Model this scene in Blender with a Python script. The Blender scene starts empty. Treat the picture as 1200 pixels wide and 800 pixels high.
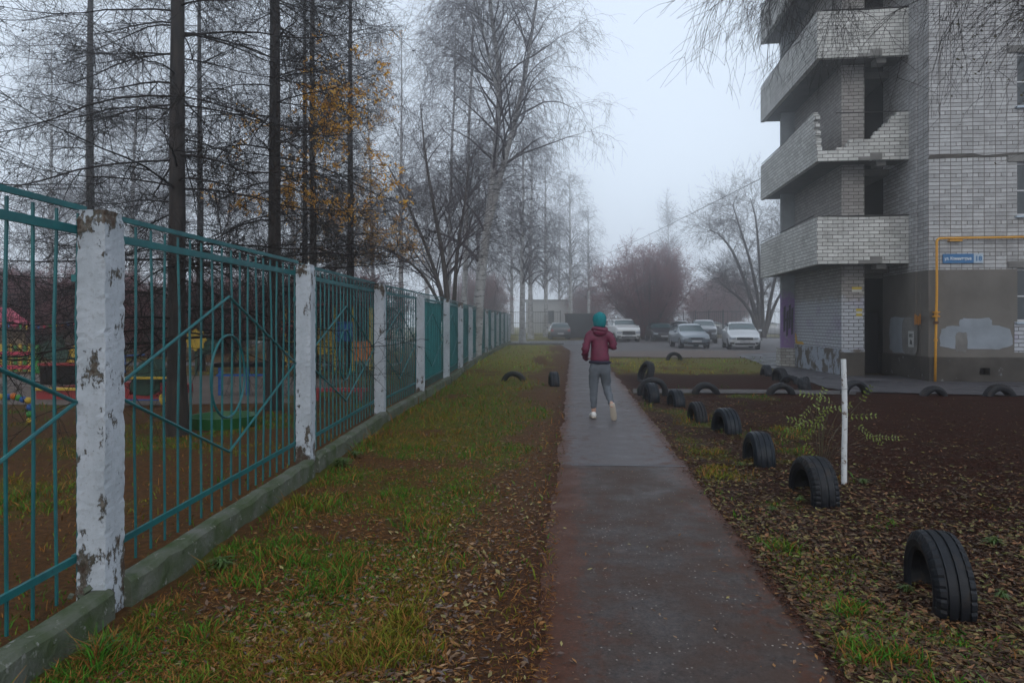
import bpy, bmesh, math, random
import numpy as np
from mathutils import Vector, Matrix
R = math.radians
random.seed(7)
rng = np.random.default_rng(11)
SC = bpy.context.scene
COL = SC.collection
# ------------------------------------------------------------------ camera
CAMH = 1.5
HOR = 377.0
cam_d = bpy.data.cameras.new("camera"); cam = bpy.data.objects.new("camera", cam_d); COL.objects.link(cam)
cam_d.sensor_width = 36; cam_d.lens = 24; cam_d.clip_start = .05; cam_d.clip_end = 2000
cam_d.shift_y = (HOR-400)/1200
cam.location = (0, 0, CAMH); cam.rotation_euler = (R(90), 0, 0)
SC.camera = cam
# ------------------------------------------------------------------ world
W = bpy.data.worlds.new("World"); SC.world = W; W.use_nodes = True
nt = W.node_tree; nt.nodes.clear()
sky = nt.nodes.new('ShaderNodeTexSky'); sky.sky_type = 'NISHITA'; sky.sun_disc = False
sky.sun_elevation = R(32); sky.sun_rotation = R(200); sky.air_density = 1.5; sky.dust_density = 5; sky.ozone_density = 1.5
ov = nt.nodes.new('ShaderNodeMixRGB'); ov.inputs[0].default_value = .84
ov.inputs[2].default_value = (9.3, 10.5, 12.1, 1)      # the even cloud layer over the blue sky
bgn = nt.nodes.new('ShaderNodeBackground'); bgn.inputs[1].default_value = .10
wo = nt.nodes.new('ShaderNodeOutputWorld')
nt.links.new(sky.outputs[0], ov.inputs[1]); nt.links.new(ov.outputs[0], bgn.inputs[0]); nt.links.new(bgn.outputs[0], wo.inputs[0])
sl = bpy.data.lights.new("sun", 'SUN'); sl.energy = .5; sl.angle = R(25); sl.color = (1, .96, .9)
so = bpy.data.objects.new("sun", sl); COL.objects.link(so); so.rotation_euler = (R(58), 0, R(20)); so.location = (0, 0, 60)
SC.view_settings.view_transform = 'Standard'; SC.view_settings.look = 'None'
SC.view_settings.exposure = 0.0; SC.view_settings.gamma = 1
SC.render.engine = 'CYCLES'
SC.cycles.use_denoising = True
SC.cycles.max_bounces = 5; SC.cycles.diffuse_bounces = 2; SC.cycles.glossy_bounces = 2
SC.cycles.transmission_bounces = 3; SC.cycles.transparent_max_bounces = 6; SC.cycles.volume_bounces = 3
SC.cycles.sample_clamp_indirect = 4
HAZE_DENSITY = .0082
# ------------------------------------------------------------------ helpers
def at(px, py, z=0.0):
    Y = 800*(CAMH-z)/(py-HOR); return ((px-600)/800*Y, Y)
def atY(px, Y): return (px-600)/800*Y
def zat(py, Y): return CAMH-(py-HOR)*Y/800

def tag(o, label=None, cat=None, group=None, kind=None):
    if label: o['label'] = label
    if cat: o['category'] = cat
    if group: o['group'] = group
    if kind: o['kind'] = kind
    return o
def empty(name, loc=(0, 0, 0), rz=0, label=None, cat=None, group=None):
    o = bpy.data.objects.new(name, None); COL.objects.link(o); o.location = loc; o.rotation_euler = (0, 0, rz)
    o.empty_display_size = .2
    return tag(o, label, cat, group)
def link(name, me, mat=None, parent=None, smooth=False):
    o = bpy.data.objects.new(name, me); COL.objects.link(o)
    if mat is not None:
        for m in (mat if isinstance(mat, (list, tuple)) else [mat]): me.materials.append(m)
    if parent is not None: o.parent = parent
    if smooth:
        me.polygons.foreach_set('use_smooth', np.ones(len(me.polygons), bool))
    return o
def copy_tree(o, parent=None):
    c = o.copy(); COL.objects.link(c)
    if parent is not None: c.parent = parent
    for ch in list(o.children): copy_tree(ch, c)
    return c
class MB:
    """collects shapes into one mesh; UVs are metres along the face and height"""
    def __init__(s): s.v = []; s.f = []; s.uv = []
    def add(s, vs, fs, M=None):
        n = len(s.v)
        for p in vs:
            s.v.append(tuple(M @ Vector(p)) if M is not None else tuple(p))
        for f in fs: s.f.append(tuple(i+n for i in f))
    def box(s, a, b, M=None):
        x0, y0, z0 = a; x1, y1, z1 = b
        s.add([(x0,y0,z0),(x1,y0,z0),(x1,y1,z0),(x0,y1,z0),(x0,y0,z1),(x1,y0,z1),(x1,y1,z1),(x0,y1,z1)],
              [(0,3,2,1),(4,5,6,7),(0,1,5,4),(1,2,6,5),(2,3,7,6),(3,0,4,7)], M)
    def prism(s, pts, depth, M=None):
        """polygon in local x,z extruded along local y by depth"""
        n = len(pts)
        vs = [(x, 0, z) for x, z in pts]+[(x, depth, z) for x, z in pts]
        fs = [tuple(range(n)), tuple(range(2*n-1, n-1, -1))]+[(i, i+n, (i+1) % n+n, (i+1) % n) for i in range(n)]
        s.add(vs, fs, M)
    def tube(s, pts, r, n=8, cap=True, closed=False, M=None):
        pts = [Vector(p) for p in pts]; k = len(pts)
        rs = r if isinstance(r, (list, tuple)) else [r]*k
        vs = []; up = None
        for i, p in enumerate(pts):
            if closed: d = pts[(i+1) % k]-pts[i-1]
            else: d = pts[min(i+1, k-1)]-pts[max(i-1, 0)]
            d.normalize()
            if up is None: up = Vector((0, 0, 1)) if abs(d.z) < .9 else Vector((1, 0, 0))
            a = up-d*up.dot(d)
            if a.length < 1e-4: a = d.orthogonal()
            a.normalize(); up = a; b = d.cross(a)
            for j in range(n):
                t = 2*math.pi*(j+.5)/n; vs.append(p+a*math.cos(t)*rs[i]+b*math.sin(t)*rs[i])
        fs = []
        for i in range(k if closed else k-1):
            for j in range(n):
                i2 = (i+1) % k
                fs.append((i*n+j, i*n+(j+1) % n, i2*n+(j+1) % n, i2*n+j))
        if cap and not closed: fs += [tuple(range(n-1, -1, -1)), tuple((k-1)*n+j for j in range(n))]
        s.add([tuple(v) for v in vs], fs, M)
    def ball(s, c, r, n=10, sc=(1, 1, 1), M=None):
        vs = []; fs = []; m = max(4, n//2+1)
        for i in range(m+1):
            ph = math.pi*i/m
            for j in range(n):
                t = 2*math.pi*j/n
                vs.append((c[0]+r*sc[0]*math.sin(ph)*math.cos(t), c[1]+r*sc[1]*math.sin(ph)*math.sin(t), c[2]+r*sc[2]*math.cos(ph)))
        for i in range(m):
            for j in range(n): fs.append((i*n+j, (i+1)*n+j, (i+1)*n+(j+1) % n, i*n+(j+1) % n))
        s.add(vs, fs, M)
    def lathe(s, prof, n=16, M=None, closed=False):
        """profile (r,z) round local z"""
        k = len(prof); vs = []; fs = []
        for j in range(n):
            t = 2*math.pi*j/n
            for r, z in prof: vs.append((r*math.cos(t), r*math.sin(t), z))
        for j in range(n):
            for i in range(k if closed else k-1):
                i2 = (i+1) % k; j2 = (j+1) % n
                fs.append((j*k+i, j2*k+i, j2*k+i2, j*k+i2))
        s.add(vs, fs, M)
    def build(s, name, mat=None, parent=None, smooth=False, bevel=0, flip=False):
        me = bpy.data.meshes.new(name); me.from_pydata(s.v, [], s.f); me.update()
        bm = bmesh.new(); bm.from_mesh(me)
        bmesh.ops.remove_doubles(bm, verts=bm.verts, dist=1e-5)
        bmesh.ops.recalc_face_normals(bm, faces=bm.faces)
        if bevel:
            es = [e for e in bm.edges if len(e.link_faces) == 2 and e.calc_face_angle(0) > .5]
            bmesh.ops.bevel(bm, geom=es, offset=bevel, segments=2, profile=.6, affect='EDGES', clamp_overlap=True)
        uvl = bm.loops.layers.uv.new('UVMap')
        for f in bm.faces:
            nn = f.normal
            if abs(nn.z) > .75: ax, ay = Vector((1, 0, 0)), Vector((0, 1, 0))
            else:
                ay = Vector((0, 0, 1)); ax = Vector((-nn.y, nn.x, 0)).normalized()
            for l in f.loops: l[uvl].uv = (l.vert.co.dot(ax), l.vert.co.dot(ay))
        bm.to_mesh(me); bm.free()
        return link(name, me, mat, parent, smooth)

# ---- numpy batch tubes for trees
def tubes(P, Rr, sides=4):
    """P (N,K,3), Rr (N,K) -> verts, quads"""
    N, K, _ = P.shape
    D = np.empty_like(P); D[:, 1:-1] = P[:, 2:]-P[:, :-2]; D[:, 0] = P[:, 1]-P[:, 0]; D[:, -1] = P[:, -1]-P[:, -2]
    D /= np.linalg.norm(D, axis=2, keepdims=True)+1e-9
    m = D.mean(1); ref = np.where(np.abs(m[:, 2:3]) > .8, np.array([[1., .05, 0]]), np.array([[0, .05, 1.]]))
    A = np.cross(D, ref[:, None, :]); A /= np.linalg.norm(A, axis=2, keepdims=True)+1e-9
    B = np.cross(D, A)
    th = np.arange(sides)*2*np.pi/sides
    V = P[:, :, None, :]+Rr[:, :, None, None]*(np.cos(th)[None, None, :, None]*A[:, :, None, :]+np.sin(th)[None, None, :, None]*B[:, :, None, :])
    V = V.reshape(-1, 3)
    base = (np.arange(N)*K*sides)[:, None, None]+(np.arange(K-1)*sides)[None, :, None]
    j = np.arange(sides)[None, None, :]; j2 = (j+1) % sides
    F = np.stack([base+j, base+j2, base+sides+j2, base+sides+j], -1).reshape(-1, 4)
    return V, F
class NM:
    def __init__(s): s.V = []; s.F = []; s.n = 0; s.T = []
    def tub(s, P, Rr, sides=4):
        V, F = tubes(P, Rr, sides); s.V.append(V); s.F.append(F+s.n); s.n += len(V)
    def quads(s, Q):
        """Q (N,4,3)"""
        V = Q.reshape(-1, 3); s.V.append(V); s.F.append(np.arange(len(V)).reshape(-1, 4)+s.n); s.n += len(V)
    def build(s, name, mat, parent=None, smooth=True, cols=None):
        V = np.concatenate(s.V); F = np.concatenate(s.F)
        me = bpy.data.meshes.new(name)
        me.vertices.add(len(V)); me.vertices.foreach_set('co', V.astype(np.float32).ravel())
        me.loops.add(F.size); me.loops.foreach_set('vertex_index', F.astype(np.int32).ravel())
        me.polygons.add(len(F)); me.polygons.foreach_set('loop_start', np.arange(0, F.size, 4, dtype=np.int32))
        if cols is not None:
            at_ = me.color_attributes.new('tint', 'FLOAT_COLOR', 'POINT')
            c4 = np.concatenate([cols, np.ones((len(cols), 1))], 1); at_.data.foreach_set('color', c4.astype(np.float32).ravel())
        me.update(calc_edges=True); me.validate()
        return link(name, me, mat, parent, smooth)
def unit(v): return v/(np.linalg.norm(v, axis=-1, keepdims=True)+1e-9)
def grow(P, Rr, n, t0, t1, ang, length, droop, r_scale=.5, K=5, wob=.12, taper=1.3, planar=0., up=0., r_min=.002, tippow=1.):
    """n children for each parent line. ang = (lo,hi) degrees off the parent. droop bends towards -z. planar 0..1 keeps side shoots horizontal"""
    N, KP, _ = P.shape
    t = np.sort(rng.uniform(t0, t1, (N, n)), axis=1)**tippow
    idx = t*(KP-1); i0 = np.clip(idx.astype(int), 0, KP-2); fr = (idx-i0)[..., None]
    ar = np.arange(N)[:, None]
    S = P[ar, i0]*(1-fr)+P[ar, i0+1]*fr
    D = unit(P[ar, i0+1]-P[ar, i0]); rp = (Rr[ar, i0]*(1-fr[..., 0])+Rr[ar, i0+1]*fr[..., 0])
    rand = rng.normal(size=D.shape); side = unit(np.cross(D, rand))
    if planar > 0:
        h = unit(np.cross(D, np.array([0, 0, 1.]))+1e-6)*rng.choice([-1, 1], size=D.shape[:2])[..., None]
        side = unit(side*(1-planar)+h*planar)
    a = np.radians(rng.uniform(ang[0], ang[1], D.shape[:2]))[..., None]
    d = unit(D*np.cos(a)+side*np.sin(a)); d[..., 2] += up; d = unit(d)
    L = rng.uniform(length[0], length[1], D.shape[:2])
    if callable(getattr(length, '__getitem__', None)) and len(length) == 3: L = L*(1-length[2]*t)
    r0 = np.maximum(rp*r_scale*rng.uniform(.75, 1.1, rp.shape), r_min)
    M = N*n; S = S.reshape(M, 3); d = d.reshape(M, 3); L = L.reshape(M); r0 = r0.reshape(M)
    out = np.empty((M, K, 3)); out[:, 0] = S; step = (L/(K-1))[:, None]
    dr = droop if np.ndim(droop) else np.full(M, droop)
    for k in range(1, K):
        out[:, k] = out[:, k-1]+d*step
        d = d+rng.normal(size=d.shape)*wob; d[:, 2] -= dr; d = unit(d)
    rr = r0[:, None]*(1-np.linspace(0, 1, K)[None, :]**taper*.82)
    return out, np.maximum(rr, r_min*.6)

# ------------------------------------------------------------------ materials
def nmat(name):
    m = bpy.data.materials.new(name); m.use_nodes = True; t = m.node_tree
    b = t.nodes['Principled BSDF']; return m, t, b
def N(t, typ, **kw):
    n = t.nodes.new(typ)
    for k, v in kw.items():
        if k.startswith('i'): n.inputs[int(k[1:])].default_value = v
        else: setattr(n, k, v)
    return n
def c4(c): return (c[0], c[1], c[2], 1)
def mixc(t, fac, a, b, blend='MIX'):
    n = t.nodes.new('ShaderNodeMixRGB'); n.blend_type = blend
    for i, x in ((0, fac), (1, a), (2, b)):
        if hasattr(x, 'links') or hasattr(x, 'is_linked'): t.links.new(x, n.inputs[i])
        else: n.inputs[i].default_value = x if i == 0 else c4(x)
    return n.outputs[0]
def noise(t, vec, scale, detail=4, rough=.55, w=None):
    n = N(t, 'ShaderNodeTexNoise'); n.inputs['Scale'].default_value = scale; n.inputs['Detail'].default_value = detail; n.inputs['Roughness'].default_value = rough
    if vec is not None: t.links.new(vec, n.inputs['Vector'])
    return n.outputs['Fac']
def ramp(t, fac, a, b, ca=(0, 0, 0), cb=(1, 1, 1)):
    n = N(t, 'ShaderNodeValToRGB'); n.color_ramp.elements[0].position = a; n.color_ramp.elements[1].position = b
    n.color_ramp.elements[0].color = c4(ca); n.color_ramp.elements[1].color = c4(cb)
    t.links.new(fac, n.inputs[0]); return n.outputs[0]
def bump(t, b, h, strength=.3, dist=.01):
    n = N(t, 'ShaderNodeBump'); n.inputs['Strength'].default_value = strength; n.inputs['Distance'].default_value = dist
    t.links.new(h, n.inputs['Height']); t.links.new(n.outputs[0], b.inputs['Normal'])
def objc(t): return N(t, 'ShaderNodeTexCoord').outputs['Object']
def uvc(t): return N(t, 'ShaderNodeTexCoord').outputs['UV']
def mathn(t, op, a, b=None):
    n = N(t, 'ShaderNodeMath', operation=op)
    for i, x in ((0, a), (1, b)):
        if x is None: continue
        if hasattr(x, 'is_linked'): t.links.new(x, n.inputs[i])
        else: n.inputs[i].default_value = x
    return n.outputs[0]
def M2(name, c1, c2=None, scale=6, rough=.7, bs=.2, bd=.005, lo=.35, hi=.65, metal=0, spec=None, c3=None, s3=30, lo3=.6, hi3=.64, coat=0):
    m, t, b = nmat(name); v = objc(t)
    c2 = c2 or tuple(x*.75 for x in c1)
    n1 = noise(t, v, scale, 6, .6); c = mixc(t, ramp(t, n1, lo, hi), c1, c2)
    if c3: c = mixc(t, ramp(t, noise(t, v, s3, 5, .6), lo3, hi3), c, c3)
    t.links.new(c, b.inputs['Base Color']); b.inputs['Roughness'].default_value = rough; b.inputs['Metallic'].default_value = metal
    if rough >= .7: b.inputs['Specular IOR Level'].default_value = .2
    if coat: b.inputs['Coat Weight'].default_value = coat; b.inputs['Coat Roughness'].default_value = .1
    if bs: bump(t, b, noise(t, v, scale*3, 5, .6), bs, bd)
    return m
def brickmat(name, brick=(.46, .465, .47), dark=(.30, .30, .305), mortar=(.085, .07, .06), squash=1., sqf=1, offset=.5, stain=(.13, .12, .115), paint=None):
    m, t, b = nmat(name); v = uvc(t)
    wv = N(t, 'ShaderNodeTexNoise'); wv.inputs['Scale'].default_value = 2.2; wv.inputs['Detail'].default_value = 4; t.links.new(v, wv.inputs['Vector'])
    vs = N(t, 'ShaderNodeVectorMath', operation='SCALE'); vs.inputs[3].default_value = .022
    sb = N(t, 'ShaderNodeVectorMath', operation='SUBTRACT'); sb.inputs[1].default_value = (.5, .5, .5)
    t.links.new(wv.outputs['Color'], sb.inputs[0]); t.links.new(sb.outputs[0], vs.inputs[0])
    ad = N(t, 'ShaderNodeVectorMath', operation='ADD'); t.links.new(v, ad.inputs[0]); t.links.new(vs.outputs[0], ad.inputs[1])
    br = N(t, 'ShaderNodeTexBrick', offset=offset, squash=squash, squash_frequency=sqf, offset_frequency=2)
    br.inputs['Scale'].default_value = 1; br.inputs['Brick Width'].default_value = .262; br.inputs['Row Height'].default_value = .098
    br.inputs['Mortar Size'].default_value = .0085; br.inputs['Mortar Smooth'].default_value = .25; br.inputs['Bias'].default_value = -.1
    br.inputs['Color1'].default_value = c4(brick); br.inputs['Color2'].default_value = c4(dark); br.inputs['Mortar'].default_value = c4(mortar)
    t.links.new(ad.outputs[0], br.inputs['Vector'])
    c = br.outputs['Color']
    c = mixc(t, mathn(t, 'MULTIPLY', ramp(t, noise(t, v, .9, 8, .7), .5, .72), .55), c, stain)
    c = mixc(t, mathn(t, 'MULTIPLY', ramp(t, noise(t, v, 14, 6, .7), .5, .75), .35), c, (.16, .13, .11))
    mp = N(t, 'ShaderNodeMapping'); mp.inputs['Scale'].default_value = (3.0, .25, 1); t.links.new(v, mp.inputs['Vector'])
    c = mixc(t, mathn(t, 'MULTIPLY', ramp(t, noise(t, mp.outputs[0], 1.6, 6, .6), .55, .75), .35), c, (.12, .11, .10))
    if paint:
        # painted-over band: pale paint with ragged edge up to a height, sheet-of-paint mask stays with the wall
        sx = N(t, 'ShaderNodeSeparateXYZ'); t.links.new(v, sx.inputs[0])
        h = mathn(t, 'ADD', sx.outputs[1], mathn(t, 'MULTIPLY', noise(t, v, 2.5, 6, .7), paint[1]))
        k = ramp(t, mathn(t, 'SUBTRACT', h, paint[0]), 0, .15, (1, 1, 1), (0, 0, 0))
        pc = mixc(t, ramp(t, noise(t, v, 1.2, 5, .6), .52, .66), paint[2], paint[3])
        pc = mixc(t, ramp(t, br.outputs['Fac'], .2, .9), pc, tuple(x*.5 for x in mortar))
        c = mixc(t, mathn(t, 'MULTIPLY', k, .75), c, pc)
    t.links.new(c, b.inputs['Base Color']); b.inputs['Roughness'].default_value = .85
    inv = mathn(t, 'SUBTRACT', 1.0, br.outputs['Fac'])
    hh = mathn(t, 'ADD', inv, mathn(t, 'MULTIPLY', noise(t, v, 25, 6, .7), .5))
    bump(t, b, hh, .7, .012)
    return m

m_teal = M2('teal_paint', (.004, .118, .122), (.003, .08, .09), 9, .45, .25, .003, c3=(.012, .045, .05), s3=14, lo3=.62, hi3=.7)
m_tealsheet = M2('teal_sheet', (.012, .23, .225), (.010, .17, .17), 3, .5, .1, .003, c3=(.02, .10, .10), s3=8)
m_wpost = M2('flaking_white_paint', (.42, .46, .50), (.33, .37, .41), 5, .8, .6, .012, c3=(.12, .105, .095), s3=11, lo3=.585, hi3=.61)
def postmat():
    m, t, b = nmat('peeling_post_paint'); v = objc(t); sx = N(t, 'ShaderNodeSeparateXYZ'); t.links.new(v, sx.inputs[0]); z = sx.outputs[2]
    mp = N(t, 'ShaderNodeMapping'); mp.inputs['Scale'].default_value = (1, 1, .55); t.links.new(v, mp.inputs['Vector'])
    n1 = noise(t, mp.outputs[0], 9, 9, .72); n2 = noise(t, v, 2.3, 4, .6); n3 = noise(t, v, 40, 5, .7)
    c = mixc(t, ramp(t, noise(t, mp.outputs[0], 4, 6, .7), .4, .65), (.44, .47, .51), (.33, .36, .39))
    c = mixc(t, mathn(t, 'MULTIPLY', ramp(t, n3, .55, .62), .35), c, (.22, .22, .21))
    low = ramp(t, z, .0, .55, (.16,)*3, (0,)*3); top = ramp(t, mathn(t, 'SUBTRACT', z, 1.0), .86, 1.05, (0,)*3, (.13,)*3)
    m_ = mathn(t, 'ADD', mathn(t, 'ADD', n1, mathn(t, 'MULTIPLY', mathn(t, 'SUBTRACT', n2, .5), .35)), mathn(t, 'ADD', low, top))
    bare = ramp(t, m_, .612, .626)
    c = mixc(t, bare, c, mixc(t, ramp(t, n3, .4, .6), (.15, .13, .11), (.06, .055, .042)))
    c = mixc(t, mathn(t, 'MULTIPLY', ramp(t, mathn(t, 'ADD', m_, 0), .66, .70), .8), c, (.05, .025, .015))
    t.links.new(c, b.inputs['Base Color']); b.inputs['Roughness'].default_value = .85; b.inputs['Specular IOR Level'].default_value = .2
    bump(t, b, mathn(t, 'SUBTRACT', mathn(t, 'MULTIPLY', n3, .4), bare), .8, .008)
    return m
m_wpost = postmat()
m_plinth = M2('mossy_concrete', (.12, .125, .105), (.045, .065, .025), 4.5, .9, .9, .02, c3=(.22, .22, .20), s3=18, lo3=.60, hi3=.68)
m_rubber = M2('weathered_rubber', (.006, .007, .010), (.011, .013, .017), 8, .5, .3, .004, c3=(.035, .026, .02), s3=7, lo3=.56, hi3=.75)
m_rubber2 = M2('black_painted_rubber', (.005, .008, .013), (.009, .014, .021), 5, .42, .2, .003, c3=(.03, .024, .02), s3=6, lo3=.6, hi3=.8)
for m_ in (m_rubber, m_rubber2): m_.node_tree.nodes['Principled BSDF'].inputs['Specular IOR Level'].default_value = .22
m_white = M2('white_pole_paint', (.6, .62, .64), (.45, .46, .46), 9, .6, .3, .003, c3=(.12, .08, .06), s3=24, lo3=.57, hi3=.62)
m_brickf = brickmat('front_brick', squash=.5, sqf=4, offset=0.)
m_bricks = brickmat('side_brick')
m_brickb = brickmat('balcony_brick', brick=(.60, .60, .575), dark=(.40, .40, .38), mortar=(.07, .058, .05))
m_brickp = brickmat('pier_brick', brick=(.33, .315, .30), dark=(.23, .215, .205), mortar=(.06, .05, .045), paint=(2.5, .9, (.42, .45, .50), (.33, .30, .42)))
m_conc = M2('grey_concrete', (.20, .195, .185), (.13, .125, .12), 3, .9, .5, .01)
m_conc_d = M2('soffit_concrete', (.085, .075, .065), (.05, .045, .04), 2, .9, .4, .01)  # darker concrete; on the balcony undersides the shade is painted into this tone
m_plaster = M2('beige_plaster', (.155, .142, .128), (.115, .105, .095), 1.2, .88, .4, .006, c3=(.10, .09, .08), s3=3, lo3=.6, hi3=.75)
m_paintpatch = M2('grey_blue_paint_patch', (.26, .29, .33), (.20, .225, .25), 2, .8, .3, .004)
m_base = M2('damp_render', (.075, .068, .06), (.045, .04, .036), 2.2, .9, .6, .012, c3=(.20, .21, .22), s3=5, lo3=.66, hi3=.7)
m_basep = M2('flaking_plinth_paint', (.11, .095, .08), (.30, .33, .38), 2.6, .9, .5, .012, lo=.46, hi=.52)
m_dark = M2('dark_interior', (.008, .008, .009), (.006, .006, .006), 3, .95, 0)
m_glass_d, _t, _b = nmat('dark_window_glass'); _b.inputs['Base Color'].default_value = (.012, .018, .022, 1); _b.inputs['Roughness'].default_value = .06; _b.inputs['Specular IOR Level'].default_value = .7
m_yellow = M2('yellow_gas_paint', (.62, .30, .012), (.5, .22, .01), 7, .5, .2, .003, c3=(.2, .1, .03), s3=20, lo3=.68, hi3=.74)
m_steel = M2('dull_steel', (.15, .15, .16), (.1, .1, .1), 8, .5, .1, .002, metal=.3)
def plain(name, c, rough=.5, coat=0, metal=0, var=.88):
    return M2(name, c, tuple(x*var for x in c), 6, rough, .05, .002, coat=coat, metal=metal)
m_blue = plain('sign_blue', (.003, .12, .30), .4); m_signw = plain('sign_white', (.36, .44, .52), .5)
m_lett = plain('sign_lettering', (.75, .78, .8), .5)
m_red = plain('playground_red', (.30, .018, .02)); m_pink = plain('pink_red_paint', (.55, .03, .09)); m_yel = plain('playground_yellow', (.55, .36, .03))
m_grn = plain('playground_green', (.03, .26, .035)); m_dgrn = plain('dark_green_paint', (.008, .05, .03)); m_pblue = plain('playground_blue', (.01, .09, .32)); m_org = plain('playground_orange', (.6, .16, .02))
m_wood = plain('pale_wood', (.27, .2, .13), .8)
m_grnroof = plain('green_container_paint', (.02, .12, .07))
m_needles = M2('yellow_larch_needles', (.80, .46, .06), (.60, .28, .04), 3, .8, 0)
m_cone = plain('larch_cone', (.028, .018, .014), .9)
def barkmat(name, c1, c2, scale=14):
    m, t, b = nmat(name); v = objc(t)
    mp = N(t, 'ShaderNodeMapping'); mp.inputs['Scale'].default_value = (1, 1, .18); t.links.new(v, mp.inputs['Vector'])
    n1 = noise(t, mp.outputs[0], scale, 6, .65)
    t.links.new(mixc(t, ramp(t, n1, .38, .62), c1, c2), b.inputs['Base Color']); b.inputs['Roughness'].default_value = .9
    bump(t, b, n1, .9, .02); return m
m_larch = barkmat('larch_bark', (.013, .010, .009), (.034, .025, .021))
m_twig = plain('dark_twigs', (.018, .013, .011), .85)
m_btwig = plain('birch_twigs', (.075, .060, .066), .85)
m_rtwig = plain('reddish_twigs', (.21, .065, .068), .85)
m_dbark = barkmat('brown_bark', (.05, .04, .034), (.10, .085, .075))
def birchbark():
    m, t, b = nmat('birch_bark'); v = objc(t)
    mp = N(t, 'ShaderNodeMapping'); mp.inputs['Scale'].default_value = (.5, .5, 3.2); t.links.new(v, mp.inputs['Vector'])
    c = mixc(t, ramp(t, noise(t, v, 3, 4), .4, .6), (.42, .42, .42), (.28, .27, .265))
    c = mixc(t, ramp(t, noise(t, mp.outputs[0], 4.5, 6, .7), .56, .62), c, (.03, .026, .024))
    t.links.new(c, b.inputs['Base Color']); b.inputs['Roughness'].default_value = .8
    return m
m_birch = birchbark()
m_dryleaf = plain('dry_leaves', (.085, .05, .028), .8)
m_oliveleaf = plain('olive_leaves', (.075, .06, .018), .7)
m_greenleaf = M2('yellow_green_leaflets', (.15, .19, .02), (.075, .12, .015), 30, .6, 0)

def tintmat(name, rough=.8):
    m, t, b = nmat(name); a = N(t, 'ShaderNodeAttribute', attribute_name='tint')
    t.links.new(a.outputs['Color'], b.inputs['Base Color']); b.inputs['Roughness'].default_value = rough; b.inputs['Specular IOR Level'].default_value = .15; return m
m_grass = tintmat('grass_blades', .75); m_litter = tintmat('fallen_leaf', .55)

# ------------------------------------------------------------------ value noise for layout
def vnoise(x, y, s, seed=0):
    g = np.random.default_rng(seed).random((64, 64)); x = x/s; y = y/s
    xi = np.floor(x).astype(int); yi = np.floor(y).astype(int); fx = x-xi; fy = y-yi
    fx = fx*fx*(3-2*fx); fy = fy*fy*(3-2*fy)
    a = g[xi % 64, yi % 64]; b = g[(xi+1) % 64, yi % 64]; c = g[xi % 64, (yi+1) % 64]; d = g[(xi+1) % 64, (yi+1) % 64]
    return (a*(1-fx)+b*fx)*(1-fy)+(c*(1-fx)+d*fx)*fy
def fbm(x, y, s, seed=0): return .55*vnoise(x, y, s, seed)+.28*vnoise(x, y, s/2.1, seed+1)+.17*vnoise(x, y, s/4.3, seed+2)
def sstep(a, b, x): u = np.clip((x-a)/(b-a), 0, 1); return u*u*(3-2*u)
def path_l(y): return .09*y-.12
def path_r(y): return .09*y+1.13
# fence line in metres (X, Y) of each post
FP = [(-2.10, 3.49), (-2.03, 6.72), (-1.97, 10.2), (-1.78, 13.3), (-1.60, 16.7), (-1.52, 20.2), (-1.44, 23.8), (-1.30, 27.1), (-1.13, 30.5), (-.96, 33.9), (-.78, 37.3), (-.58, 40.7), (-.38, 44.1), (-.18, 47.4)]
FX = np.array([-2.12]+[p[0] for p in FP]); FY = np.array([0.2]+[p[1] for p in FP])
def fence_x(y): return np.interp(y, FY, FX)

def zones(x, y):
    """returns green, litter, redsoil weights 0..1"""
    pl = path_l(y); pr = path_r(y); fx = fence_x(y)
    left = (x < pl+.3)
    n1 = fbm(x, y, .55, 3); n2 = fbm(x, y, 1.7, 9); n3 = fbm(x, y, 5, 14)
    # left verge: green towards the fence and with distance, leaves towards the path
    w = np.clip((x-fx)/(pl-fx+1e-6), -1, 1.2)
    gl = sstep(.46, .62, n1*.5+n2*.5+.14*(1-w)-.24*sstep(.55, .95, w)+.10*sstep(6, 16, y))
    gl = np.where(x < fx-.1, sstep(.5, .66, n1*.5+n2*.5)*.75, gl)
    bare = sstep(.5, .8, 1-np.hypot((x-1.1)/.9, (y-26)/8))*(n1 > .3)
    gl = gl*(1-bare)
    lit = sstep(.35, .9, w)*sstep(26, 17, y)*(x > fx)
    # right: dark soil, green patches close to the tyres and far strip
    tyl = .18*y+1.2
    gr = sstep(.50, .64, n1*.6+n2*.4+.12*np.exp(-((x-tyl)/1.0)**2)-.06)
    gr = gr*sstep(1.3, .0, np.abs(x-tyl)-.9-1.3*sstep(8, 5, y)*(x > tyl))*sstep(16, 13, y)
    far = sstep(19.5, 21.5, y+n2*1.5)*sstep(29.5, 27.5, y)
    gr = np.maximum(gr, far*sstep(.3, .5, n1*.5+n2*.5))
    litr = sstep(2.2, .4, x-pr+n2*.9)*sstep(16, 11, y)
    g = np.where(left, gl, gr); l = np.where(left, lit, litr)
    red = np.where(left, 0, 1.)*(1-.8*far)
    red = np.where(y > 60, 0, red)
    edge = np.exp(-(np.maximum(pl-x, 0)/(.16+.35*sstep(6, 2.5, y)*fbm(x, y, .5, 44)*1.6))**2)*(x < pl+.3)+np.exp(-(np.maximum(x-pr, 0)/.14)**2)*(x > pr-.3)
    g = g*(1-np.clip(edge, 0, 1)); 
    g = np.where(y > 48, np.maximum(g, .75*sstep(.35, .55, n2)), g)
    return g, l, red, bare, np.clip(edge, 0, 1)
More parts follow.
